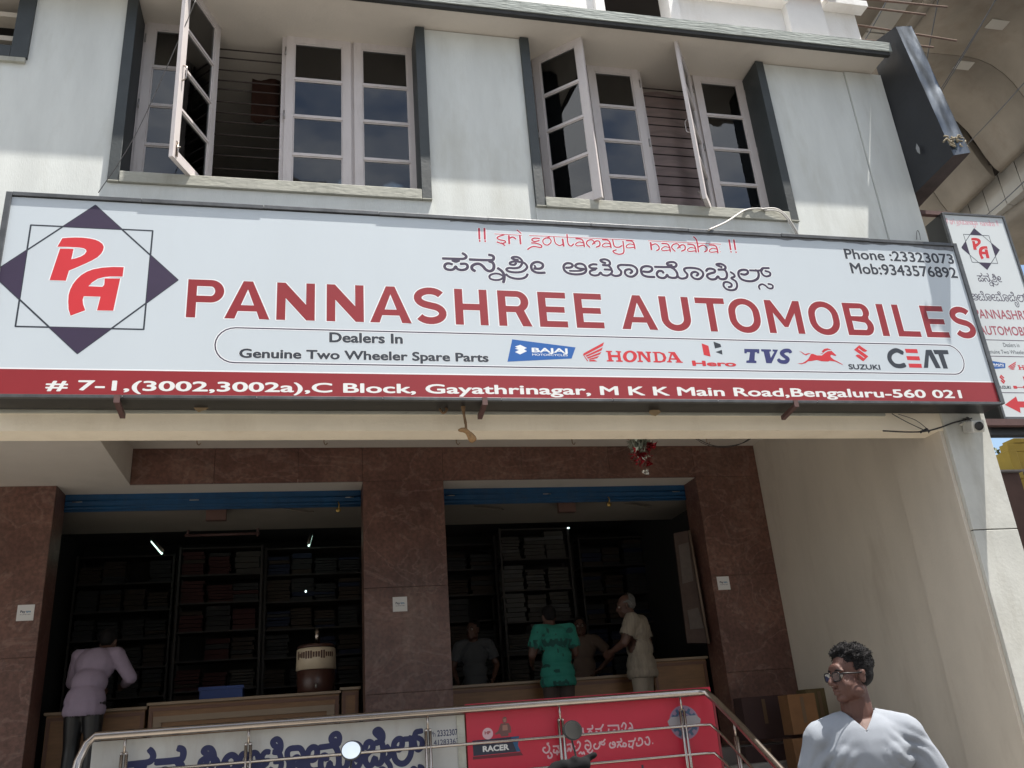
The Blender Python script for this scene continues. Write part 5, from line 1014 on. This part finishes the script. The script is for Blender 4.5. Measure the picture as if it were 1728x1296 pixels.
# ================================================================== PEOPLE
def capsule(bm, a, b, ra, rb, n=12):
    a, b = Vector(a), Vector(b); d = b-a; L = d.length
    if L < 1e-5: ell(bm, a, (ra,)*3, n); return
    pts, rs = [], []
    for k in range(1, 5): t = math.pi/2*k/4; pts.append(a-d.normalized()*ra*math.cos(t)); rs.append(ra*math.sin(t))
    for k in range(1, 4): pts.append(a+d*k/4); rs.append(ra+(rb-ra)*k/4)
    for k in range(0, 4): t = math.pi/2*k/4; pts.append(b+d.normalized()*rb*math.sin(t)); rs.append(rb*math.cos(t))
    tube(bm, pts, rs, n)
def remesh(bm, vox, sm=6, fac=.5):
    bmesh.ops.recalc_face_normals(bm, faces=bm.faces)
    me = bpy.data.meshes.new('t'); bm.to_mesh(me); bm.free(); o = bpy.data.objects.new('t', me); C.objects.link(o)
    r = o.modifiers.new('r', 'REMESH'); r.mode = 'VOXEL'; r.voxel_size = vox; r.use_smooth_shade = True
    s = o.modifiers.new('s', 'SMOOTH'); s.iterations = sm; s.factor = fac
    dg = bpy.context.evaluated_depsgraph_get(); out = bpy.data.meshes.new_from_object(o.evaluated_get(dg), depsgraph=dg)
    bpy.data.objects.remove(o); out.polygons.foreach_set('use_smooth', [True]*len(out.polygons)); return out
def deform(me, fn):
    ns = [v.normal.copy() for v in me.vertices]
    for v, n in zip(me.vertices, ns): v.co = fn(v.co.copy(), n)
def drop_faces(me, test):
    bm = bmesh.new(); bm.from_mesh(me); bmesh.ops.delete(bm, geom=[f for f in bm.faces if test(f.calc_center_median())], context='FACES'); bm.to_mesh(me); bm.free()
def hand(bm, w_, d, palm_n, s=1.0):
    """palm, four unequal curled fingers and a side thumb; w_ wrist, d direction, palm_n palm normal"""
    d = d.normalized(); n = (palm_n-d*palm_n.dot(d)).normalized(); a = d.cross(n)
    for k in range(4): capsule(bm, w_+a*(k-1.5)*.017*s+d*.01, w_+a*(k-1.5)*.020*s+d*.085*s, .014*s, .012*s, 8)
    for k, L in enumerate((.066, .076, .072, .056)):
        p0 = w_+a*(k-1.5)*.021*s+d*.088*s; p1 = p0+(d*.9+n*.25).normalized()*L*.5*s; p2 = p1+(d*.6+n*.75).normalized()*L*.5*s
        capsule(bm, p0, p1, .0088*s, .0082*s, 8); capsule(bm, p1, p2, .0082*s, .0066*s, 8)
    t0 = w_-a*.028*s+d*.025*s; t1 = t0+(-a*.6+d*.7+n*.3).normalized()*.04*s; capsule(bm, t0, t1, .012*s, .010*s, 8); capsule(bm, t1, t1+(d*.9+n*.35).normalized()*.03*s, .010*s, .008*s, 8)
M_eye = mat('eye_white', (.28,.25,.22), .4, spec=.2); M_iris = mat('dark_iris', (.02,.012,.01), .15)
def hair_mat(nm, c): return mat(nm, c, .7, .5, 60, .6, 220, spec=.18)
def person(label, pos, yaw, J, skin, shirt, trou, hair, head_yaw=0, head_pitch=0, H=1.68, bulk=1.0, vox=.013, sleeve='short', detail=False, hairkind='short', vneck=False, arms=None, group=None, bald=False):
    """J: dict of joints in a local frame (x right of figure, y forward, z up)"""
    t = thing('person', label, 'person', pos, group); k = H/1.70
    R = Matrix.Translation(pos) @ Matrix.Rotation(yaw, 4, 'Z')
    Wd = lambda v: R @ (Vector(v)*1)
    g = {'pel': (0, 0, .93), 'wst': (0, .0, 1.08), 'che': (0, .01, 1.28), 'nek': (0, .0, 1.44), 'head': (0, .02, 1.575), 'shR': (.185, 0, 1.395), 'shL': (-.185, 0, 1.395), 'elR': (.25, -.02, 1.12), 'elL': (-.25, -.02, 1.12), 'wrR': (.27, .08, .88), 'wrL': (-.27, .08, .88),
         'hiR': (.09, 0, .90), 'hiL': (-.09, 0, .90), 'knR': (.10, .02, .49), 'knL': (-.10, .02, .49), 'anR': (.10, -.02, .08), 'anL': (-.10, -.02, .08)}
    g.update(J); g = {a: Vector(v)*k for a, v in g.items()}; b = bulk
    # one continuous body
    bm = bmesh.new()
    def torso(bm, e=0.0):
        for nm, rr, dz_ in (('pel', (.155*b, .115*b, .12), 0), ('wst', (.145*b, .11*b, .13), 0), ('che', (.165*b, .115*b, .16), 0)): ell(bm, g[nm]+Vector((0, 0, dz_)), tuple((q+e)*k for q in rr), 16)
        ell(bm, g['che']*.45+(g['shR']+g['shL'])*.275, ((.17*b+e)*k, (.095*b+e)*k, (.085+e)*k), 14)
        for s in 'RL': capsule(bm, g['nek']-Vector((0, 0, .02*k)), g['sh'+s]-Vector((0, 0, .012)), (.052+e)*k, (.060*b+e)*k)
    def arm(bm, s, e=0.0, upto=2):
        capsule(bm, g['sh'+s]-Vector((0, 0, .015)), g['el'+s], (.056*b+e)*k, (.042*b+e)*k)
        if upto > 1: capsule(bm, g['el'+s], g['wr'+s], (.040*b+e)*k, (.028+e)*k)
    torso(bm, -.004)
    for s in 'RL':
        arm(bm, s); hand(bm, g['wr'+s], g['wr'+s]-g['el'+s], Vector((-1 if s == 'R' else 1, .2, 0)), k)
        capsule(bm, g['hi'+s], g['kn'+s], .085*b*k, .058*k); capsule(bm, g['kn'+s], g['an'+s], .056*k, .038*k)
        capsule(bm, g['an'+s]-Vector((0, .03, .03)), g['an'+s]+Vector((0, .13, -.045)), .034*k, .03*k)
    capsule(bm, g['nek']-Vector((0, 0, .03)), g['head']-Vector((0, .02, .05))*k, (.070 if detail else .062)*k, (.064 if detail else .056)*k)
    Hd = Matrix.Translation(g['head']) @ Matrix.Rotation(head_yaw, 4, 'Z') @ Matrix.Rotation(head_pitch, 4, 'X') @ Matrix.Scale(k*(.93 if detail else 1), 4)
    hb = bmesh.new()
    ell(hb, (0, -.018, .035), (.077, .096, .088), 18); ell(hb, (0, .03, -.045), (.060+(.010 if detail else .004), .068, .078), 16); ell(hb, (0, .070, -.100), (.032, .030, .022), 10)
    for s in (-1, 1):
        ell(hb, (s*.037, .056, -.045), (.030, .030, .034), 10); ell(hb, (s*.050, .018, -.072), (.030 if detail else .026, .046, .036), 10); ell(hb, (s*.030, .074, .022), (.030, .012, .012), 8)
        ell(hb, (s*.079, -.008, -.012), (.008, .020, .033), 10); ell(hb, (s*.084, -.014, .004), (.007, .014, .018), 8); ell(hb, (s*.015, .103, -.038), (.010, .012, .010), 8)
    capsule(hb, (0, .090, .014), (0, .118, -.028), .0105, .0150, 8); ell(hb, (0, .112, -.034), (.017, .014, .010), 8)
    ell(hb, (0, .098, -.062), (.026, .013, .0070), 10); ell(hb, (0, .096, -.079), (.024, .014, .0085), 10); ell(hb, (0, .080, .03), (.05, .016, .03), 10)
    for v in hb.verts: v.co = Hd @ v.co
    tm = bpy.data.meshes.new('t'); hb.to_mesh(tm); hb.free(); bm.from_mesh(tm)
    for v in bm.verts: v.co = R @ v.co
    me = remesh(bm, vox*.38 if detail else vox*.8, 9 if detail else 3); me.name = 'body'; link('body', me, skin, t)
    HW = R @ Hd
    for s in (-1, 1):
        e_ = bmesh.new(); ell(e_, HW @ Vector((s*.032, .0795, .0005)), (.0125*k,)*3, 12); eo = obj('eye', e_, M_eye, t, smooth=True)
        e_ = bmesh.new(); ell(e_, HW @ Vector((s*.033-.0, .0885, .0005)), (.0056*k,)*3, 8); obj('iris', e_, M_iris, eo, smooth=True)
        e_ = bmesh.new(); tube(e_, [HW @ Vector(q) for q in ((s*.014, .091, .0235), (s*.033, .0915, .0285), (s*.052, .079, .022))], [.0030, .0042, .002], 6); obj('eyebrow', e_, hair, t)
    if not bald or True:
        hm = bmesh.new(); rr = random.Random(len(label))
        base = .006 if hairkind == 'short' else .007
        N = 90 if hairkind == 'short' else 260
        ell(hm, (0, -.030, .046), (.0775+base, .092+base, .086+base), 18)
        ell(hm, (0, -.050, .005), (.068+base, .062+base, .070), 14)
        for q in range(N):
            th_ = rr.uniform(0, 6.28); ph = rr.uniform(-.15, 1.35); v = Vector((math.cos(th_)*math.cos(ph), math.sin(th_)*math.cos(ph), math.sin(ph)))
            if v.y > .35 and v.z < .55: continue
            if v.z < .35 and abs(v.x) > .5 and v.y > -.1: continue
            p = Vector((v.x*.080, -.022+v.y*.096, .042+v.z*.088)); sz = rr.uniform(.006, .012)*(1.2 if hairkind == 'curly' and v.z > .3 else .8)
            ell(hm, p+v*(base+(.010*rr.random() if hairkind == 'curly' and v.z > .45 else 0)), (sz, sz, sz*.8), 6)
        for v in hm.verts: v.co = HW @ v.co
        hme = remesh(hm, .006 if detail else .010, 1, .4)
        HI = HW.inverted()
        def hcut(c):
            q = HI @ c; fy = q.y; 
            if hairkind == 'bald': return q.z > .045 and q.y > -.06 or q.y > .01
            return (fy > .060 and q.z < .085) or (fy > .018 and q.z < .055-(fy-.018)*.0) or (fy > -.035 and q.z < .018 and abs(q.x) > .05) or q.z < -.070
        drop_faces(hme, hcut); hme.name = 'hair'; ho_ = link('hair', hme, hair, t)
        if detail:
            cb = bmesh.new(); hv = [v for v in hme.vertices if (HI @ v.co).z > .03 and (HI @ v.co).y < .055+.3*((HI @ v.co).z-.09)]
            for q in range(900):
                v = rr.choice(hv); n_ = v.normal.normalized(); a_ = n_.orthogonal().normalized(); a_ = (Matrix.Rotation(rr.uniform(0, 6.28), 3, n_) @ a_); r_ = rr.uniform(.004, .007); p0 = v.co-n_*.002
                tube(cb, [p0+a_*r_*math.sin(u_)+n_*r_*.9*(1-math.cos(u_))*.8+n_.cross(a_)*r_*.5*u_*.3 for u_ in (0, .8, 1.6, 2.4, 3.2)], [.0016, .0016, .0014, .0011, .0006], 4, cap=False)
            co_ = obj('curls', cb, hair, ho_); co_['kind'] = 'stuff'
    # shirt
    sb = bmesh.new(); ex = .012; torso(sb, ex)
    for s in 'RL':
        if sleeve == 'long': arm(sb, s, ex)
        else: capsule(sb, g['sh'+s]-Vector((0, 0, .015)), g['sh'+s].lerp(g['el'+s], .72), (.060*b+ex)*k, (.056*b+ex)*k)
    ell(sb, g['pel']+Vector((0, 0, -.03)), ((.165*b+ex)*k, (.125*b+ex)*k, .10*k), 14); ell(sb, g['pel']+Vector((0, 0, -.12)), ((.172*b+ex)*k, (.132*b+ex)*k, .12*k), 14)
    if detail:
        for s in (-1, 1): ell(sb, g['che']+Vector((s*.075, .075, -.005)), (.080*b, .055*b, .060), 12)
        ell(sb, g['wst']+Vector((0, .055, .03)), (.14*b, .09*b, .12), 14)
    for v in sb.verts: v.co = R @ v.co
    sme = remesh(sb, vox, 5 if detail else 4)
    Ri = R.inverted(); nk = g['nek']
    elb = {s: (g['el'+s], (g['wr'+s]-g['el'+s]).normalized()) for s in 'RL'}
    def fold(co, n):
        q = Ri @ co; f = 0
        f += .0055*abs(noise.noise(Vector((q.x*9, q.y*5, q.z*4.0+q.x*6))))+.0035*noise.noise(Vector((q.x*22, q.y*16, q.z*9)))
        for s in 'RL':
            d = (q-(g['sh'+s]+Vector((-.04 if s == 'R' else .04, .03, -.10)))).length
            if d < .16: f += (.16-d)/.16*.011*math.sin((q.x*(1 if s == 'R' else -1)*.9+q.z)*95+noise.noise(q*9)*4)
        return co+n*(f if detail else f*.8)
    deform(sme, fold)
    def scut(c):
        q = Ri @ c
        if vneck: return (q.y > nk.y-.035 and q.z > nk.z-.068+abs(q.x-nk.x)*1.25) or q.z > nk.z+.03*k or (sleeve == 'long' and any((q-g['wr'+s]).dot(elb[s][1]) > -.015 and (q-g['wr'+s]).length < .12 for s in 'RL')) or q.z < g['pel'].z-.17*k
        if (q-nk-Vector((0, .0, .045))).length < .088*k and q.z > nk.z+.002: return True
        if q.z > nk.z+.025*k: return True
        if not vneck and q.y > nk.y+.02 and q.z > nk.z-.03+abs(q.x)*.4 and abs(q.x) < .06: return True
        if sleeve == 'long':
            for s in 'RL':
                if (q-g['wr'+s]).dot(elb[s][1]) > -.015: return (q-g['wr'+s]).length < .12
        else:
            for s in 'RL':
                a_, b_ = g['sh'+s], g['el'+s]; d = (b_-a_); u = (q-a_).dot(d)/d.dot(d)
                if u > .70 and (q-(a_+d*u)).length < .13: return True
        return q.z < g['pel'].z-.17*k
    if vneck:
        bmv = bmesh.new(); bmv.from_mesh(sme)
        for sg in (-1, 1):
            nn = (R.to_3x3() @ Vector((-sg*1.25, 0, 1))).normalized(); bmesh.ops.bisect_plane(bmv, geom=bmv.verts[:]+bmv.edges[:]+bmv.faces[:], plane_co=R @ (nk+Vector((0, 0, -.068))), plane_no=nn)
        bmv.to_mesh(sme); bmv.free()
    drop_faces(sme, scut); sme.name = 'shirt'; so_ = link('shirt', sme, shirt, t); so_.modifiers.new('thickness', 'SOLIDIFY').thickness = .004; so_.modifiers['thickness'].offset = 1
    if vneck:
        for sg in (-1, 1):
            cb = bmesh.new(); cpts = []
            sv = [v.co.copy() for v in sme.vertices]
            for u in range(13):
                x_ = sg*u/12*.070; z_ = nk.z-.068+abs(x_)*1.25; best = None
                for co in sv:
                    q = Ri @ co
                    if q.y < nk.y-.03: continue
                    dd = abs(q.x-nk.x-x_)+abs(q.z-z_)
                    if best is None or dd < best[0]: best = (dd, co)
                cpts.append(best[1])
            cpts = [sum((cpts[max(0, min(12, i+j))] for j in (-1, 0, 1)), Vector())/3 for i in range(13)]
            tube(cb, cpts, .0048, 6); obj('collar_rib', cb, shirt, t)
    # trousers
    tb = bmesh.new(); ell(tb, g['pel']-Vector((0, 0, .02)), ((.155*b+.006)*k, (.115*b+.006)*k, .11*k), 14)
    for s in 'RL': capsule(tb, g['hi'+s], g['kn'+s], (.085*b+.012)*k, .076*k); capsule(tb, g['kn'+s], g['an'+s]+Vector((0, 0, .02)), .074*k, .064*k)
    for v in tb.verts: v.co = R @ v.co
    tme = remesh(tb, vox*1.2, 4); drop_faces(tme, lambda c: (Ri @ c).z < .055*k or (Ri @ c).z > g['wst'].z-.03); tme.name = 'trousers'; link('trousers', tme, trou, t)
    for s in 'RL':
        sh_ = bmesh.new(); p = g['an'+s]; capsule(sh_, p-Vector((0, .045, .035)), p+Vector((0, .15, -.048)), .043*k, .038*k)
        for v in sh_.verts: v.co = R @ Vector((v.co.x, v.co.y, max(v.co.z, .004)))
        obj('shoe', sh_, M_black, t, smooth=True)
    return t, R, HW, g
M_skin = mat('brown_skin', (.088,.036,.025), .6, .15, 14, .25, 260); M_skin2 = mat('dark_skin', (.085,.04,.028), .55, .15, 14)
M_hair = hair_mat('black_hair', (.009,.008,.009)); M_white_hair = hair_mat('white_hair', (.13,.125,.12))
M_tee = mat('pale_grey_blue_cotton', (.23,.25,.285), .95, .06, 9, .35, 420)
M_jean = mat('dark_trousers', (.03,.032,.04), .9, .2, 30)
# man in the foreground
FY = 3.82; fx = FY*rW(1440, 1200)
pm, Rm, HWm, gm = person('man in a pale blue-grey V-neck shirt and black glasses looking left', (fx+.022, FY, 0), math.pi-.42,
   {'elR': (.285, -.03, 1.10), 'elL': (-.305, -.03, 1.10), 'wrR': (.33, .10, .86), 'wrL': (-.36, .10, .86), 'shR': (.178, 0, 1.355), 'shL': (-.180, 0, 1.355), 'nek': (0, .0, 1.43), 'head': (.005, .03, 1.603)},
   M_skin, M_tee, M_jean, M_hair, head_yaw=math.radians(-62), head_pitch=math.radians(-2), H=1.735, bulk=1.09, vox=.0095, sleeve='long', detail=True, hairkind='curly', vneck=True)
# spectacles
GL = thing('spectacles', 'black framed glasses worn by the man in the pale shirt', 'glasses', HWm @ Vector((0, .11, 0)))
M_gf = mat('black_acetate', (.008,.007,.008), .35, spec=.3); M_lens = glass_mat('spectacle_lens', (.8,.8,.8)); M_lens.node_tree.nodes['Fresnel'].inputs['IOR'].default_value = 1.35
for s in (-1, 1):
    cx0 = s*.034; loop = []
    for k in range(25):
        a_ = 2*math.pi*k/24; ca, sa = math.cos(a_), math.sin(a_); r_ = 1/((abs(ca)**4+abs(sa)**4)**.25)
        loop.append(Vector((cx0+.0265*r_*ca, .108-abs(cx0+.0265*r_*ca)*.10, -.002+.020*r_*sa)))
    bm = bmesh.new(); tube(bm, [HWm @ p for p in loop], .0031, 6, cap=False); obj('rim', bm, M_gf, GL)
    bm = bmesh.new(); bm.faces.new([bm.verts.new(HWm @ p) for p in loop[:-1]]); obj('lens', bm, M_lens, GL)
    bm = bmesh.new(); tube(bm, [HWm @ Vector(q) for q in ((s*.060, .101, .008), (s*.0725, .085, .010), (s*.084, .03, .006), (s*.086, -.018, .006), (s*.083, -.03, -.012))], .0032, 6); obj('temple', bm, M_gf, GL)
bm = bmesh.new(); tube(bm, [HWm @ Vector(q) for q in ((-.009, .107, .004), (0, .109, .007), (.009, .107, .004))], .0022, 6); obj('bridge', bm, M_gf, GL)
# people in the shop
ym = 9.93
def at_(px, Y): return P(px, 1100, Y).x
person('man in a lavender long-sleeved shirt with his back turned, leaning at the left doorway', (at_(152, ym), ym, FLOOR), -.25,
   {'che': (.0, .14, 1.24), 'nek': (.02, .22, 1.38), 'head': (.03, .31, 1.47), 'shR': (.19, .18, 1.34), 'shL': (-.18, .16, 1.35), 'elR': (.34, .20, 1.10), 'elL': (-.27, .24, 1.10), 'wrR': (.18, .42, 1.06), 'wrL': (-.14, .42, 1.04), 'wst': (0, .05, 1.07)},
   M_skin2, mat('lavender_shirt', (.26,.21,.28), .9, .1, 8), M_black, M_hair, head_yaw=0, head_pitch=-.5, H=1.74, bulk=1.12, sleeve='long')
tg, Rg, _, gg = person('man in a green printed T-shirt with his back turned at the right counter', (at_(938, 9.95), 9.95, FLOOR), .12, {'che': (0, .05, 1.27), 'nek': (0, .08, 1.42), 'head': (.0, .13, 1.54), 'wrR': (.20, .28, 1.04), 'wrL': (-.20, .28, 1.04), 'elR': (.26, .06, 1.12), 'elL': (-.27, .06, 1.12)},
   M_skin2, mat('teal_green_shirt', (.015,.17,.13), .9, .1, 8), mat('dark_brown_trousers', (.05,.035,.03), .9), M_hair, head_pitch=-.3, H=1.68, bulk=1.18)
mgp = mat('dark_green_print', (.004,.06,.05), .8)
bm = bmesh.new(); rr2 = random.Random(3)
sh_me = [c for c in tg.children if c.name.startswith('shirt')][0].data
for v in sh_me.vertices:
    q = Rg.inverted() @ v.co
    if q.y < .0 and v.normal.y < -.35:
        a_ = noise.noise(Vector((q.x*22, 0, q.z*16)))
        if (1.16 < q.z < 1.26 and a_ > .02) or (q.z < 1.16 and a_ > .38) or (1.3 < q.z < 1.37 and a_ > .28): 
            p = v.co+v.normal*.007; bm.faces.new([bm.verts.new(p+Vector((dx_, 0, dz_))) for dx_, dz_ in ((-.008, -.009), (.008, -.009), (.008, .009), (-.008, .009))])
obj('shirt_print', bm, mgp, tg)
person('white haired man in a cream short-sleeved shirt seen from the side at the right counter', (at_(1080, 9.92), 9.92, FLOOR), .95, {'nek': (0, .04, 1.43), 'head': (.0, .10, 1.565), 'elR': (.24, -.04, 1.12), 'wrR': (.24, .10, .90), 'elL': (-.24, .10, 1.14), 'wrL': (-.14, .30, 1.06)},
   M_skin2, mat('cream_striped_shirt', (.25,.215,.17), .9, .35, 40, stretch=(1,1,.05)), mat('khaki_trousers', (.22,.19,.15), .9), M_white_hair, head_yaw=.25, head_pitch=-.2, H=1.74, bulk=1.22, hairkind='bald')
person('man in a beige shirt with hand on hip behind the man in green', (at_(985, 10.95), 11.0, FLOOR), 2.7, {'elR': (.20, -.05, 1.15), 'elL': (-.38, -.02, 1.17), 'wrL': (-.20, .08, 1.0), 'wrR': (.18, .2, 1.0)}, M_skin2, mat('beige_shirt', (.10,.07,.055), .9), M_black, M_hair, head_yaw=.2, H=1.62)
person('shopkeeper in a dark grey T-shirt with stripes behind the right counter', (at_(800, 11.1), 11.1, FLOOR), 2.95, {'elR': (.28, .0, 1.13), 'elL': (-.28, .0, 1.13), 'wrR': (.22, .2, .95), 'wrL': (-.22, .2, .95)}, M_skin2, mat('grey_striped_shirt', (.06,.064,.07), .9), M_black, M_hair, head_yaw=-.5, H=1.66)

# ================================================================== PARKED MOTORCYCLES (mirrors reach into the picture)
M_mir = mat('mirror_glass', (.75,.78,.78), .02, metal=1); M_tyre = mat('tyre_rubber', (.010,.010,.011), .9, spec=.1); M_paint = mat('dark_motorcycle_paint', (.02,.02,.025), .25, coat=.5)
def motorcycle(label, mpos, ang, spx, tilt):
    """mpos: world place of the visible mirror"""
    t = thing('parked_motorcycle', label, 'motorcycle', (mpos.x, mpos.y, .13))
    h = Vector((math.cos(ang), math.sin(ang), 0)); s = Vector((-h.y, h.x, 0))*spx; g0 = Vector((mpos.x, mpos.y, 0))-s*.26-h*.04; zg = .13
    W_ = lambda a, b, z: g0+h*a+s*b+Vector((0, 0, zg+z))
    mt = Matrix.Translation(mpos) @ tilt.to_track_quat('Z', 'Y').to_matrix().to_4x4()
    def disc(nm, m_, r_, z0, z1, par):
        bm = bmesh.new(); pr = [(r_*.72, z0), (r_, (z0*.6+z1*.4)), (r_, z1)]; lathe(bm, pr, 0, 0, 28)
        for v in bm.verts: v.co = mt @ Vector((v.co.x*1.0, v.co.y*.93, v.co.z))
        return obj(nm, bm, m_, par)
    mh = disc('mirror', M_black, .060, -.022, .0, t); disc('mirror_glass', M_mir, .0535, .0005, .0015, mh)
    e = W_(.02, .30, .98)
    bm = bmesh.new(); tube(bm, smooth_pts([mpos-tilt*.015, mpos-tilt*.03+Vector((0, 0, -.05)), e+Vector((0, 0, .06)), e], 3), .006, 7); obj('mirror_stem', bm, M_black, t)
    bm = bmesh.new(); tube(bm, smooth_pts([W_(-.02, -.38, .95), W_(.0, -.2, .97), W_(.06, -.1, .93), W_(.06, .1, .93), W_(.0, .2, .97), W_(-.02, .38, .95)], 3), .011, 8)
    obj('handlebar', bm, M_black, t)
    for q in (-1, 1): 
        bm = bmesh.new(); tube(bm, [W_(-.0, q*.27, .965), W_(-.025, q*.40, .95)], .018, 10); obj('grip', bm, M_tyre, t)
        bm = bmesh.new(); tube(bm, smooth_pts([W_(.03, q*.24, .965), W_(.07, q*.30, .96), W_(.05, q*.41, .945)], 3), .006, 6); obj('lever', bm, M_black, t)
    bm = bmesh.new(); ell(bm, W_(.14, 0, .86), (.09, .09, .09), 14); obj('headlamp', bm, M_paint, t, smooth=True)
    bm = bmesh.new(); ell(bm, W_(-.30, 0, .78), (.24, .14, .13), 14); obj('fuel_tank', bm, M_paint, t, smooth=True)
    bm = bmesh.new(); tube(bm, [W_(-.45, 0, .78), W_(-.75, 0, .80), W_(-1.1, 0, .86)], [.12, .13, .10], 12); obj('seat', bm, M_tyre, t)
    bm = bmesh.new(); box(bm, -.2, .2, -.12, .12, -.18, .18)
    for v in bm.verts: v.co = W_(v.co.x-.35, v.co.y, v.co.z+.42)
    obj('engine', bm, M_hinge, t, bevel=.03)
    for a0 in (.30, -1.0):
        bm = bmesh.new(); n1 = 28; tube(bm, [W_(a0+.29*math.cos(2*math.pi*k/n1), 0, .31+.29*math.sin(2*math.pi*k/n1)) for k in range(n1+1)], .045, 8, cap=False); wl_ = obj('wheel', bm, M_tyre, t)
        bm = bmesh.new(); tube(bm, [W_(a0, -.05, .31), W_(a0, .05, .31)], .05, 10)
        for k in range(8): tube(bm, [W_(a0, 0, .31), W_(a0+.27*math.cos(k*.785), 0, .31+.27*math.sin(k*.785))], .006, 5)
        obj('rim', bm, M_hinge, wl_)
    bm = bmesh.new()
    for q in (-.07, .07): tube(bm, [W_(.30, q, .31), W_(.05, q, .95)], .018, 8)
    tube(bm, [W_(.0, 0, .85), W_(-.5, 0, .62), W_(-1.0, 0, .31)], .025, 8); obj('frame', bm, M_black, t)
    return t
motorcycle('parked motorcycle whose mirror shows below the white name board', P(592.5, 1266, 5.6), math.radians(62), 1, Vector((-.10, -.92, .37)).normalized())
motorcycle('parked motorcycle whose mirror and dark lever show before the red board', P(967, 1232, 5.3), math.radians(70), -1, Vector((.15, -.97, .16)).normalized())
p = P(985, 1290, 5.25)
gl_ = thing('riding_glove', 'dark glove resting on the handlebar in front of the red board', 'glove', p)
bm = bmesh.new()
for a_, b_, r0, r1 in (((940, 1300), (985, 1290), .05, .042), ((975, 1288), (1003, 1274), .024, .018), ((985, 1296), (970, 1284), .035, .03), ((930, 1310), (950, 1292), .05, .035)): capsule(bm, P(*a_, 5.25), P(*b_, 5.22), r0, r1)
me = remesh(bm, .008, 3); me.name = 'leather'; link('leather', me, M_tyre, gl_)
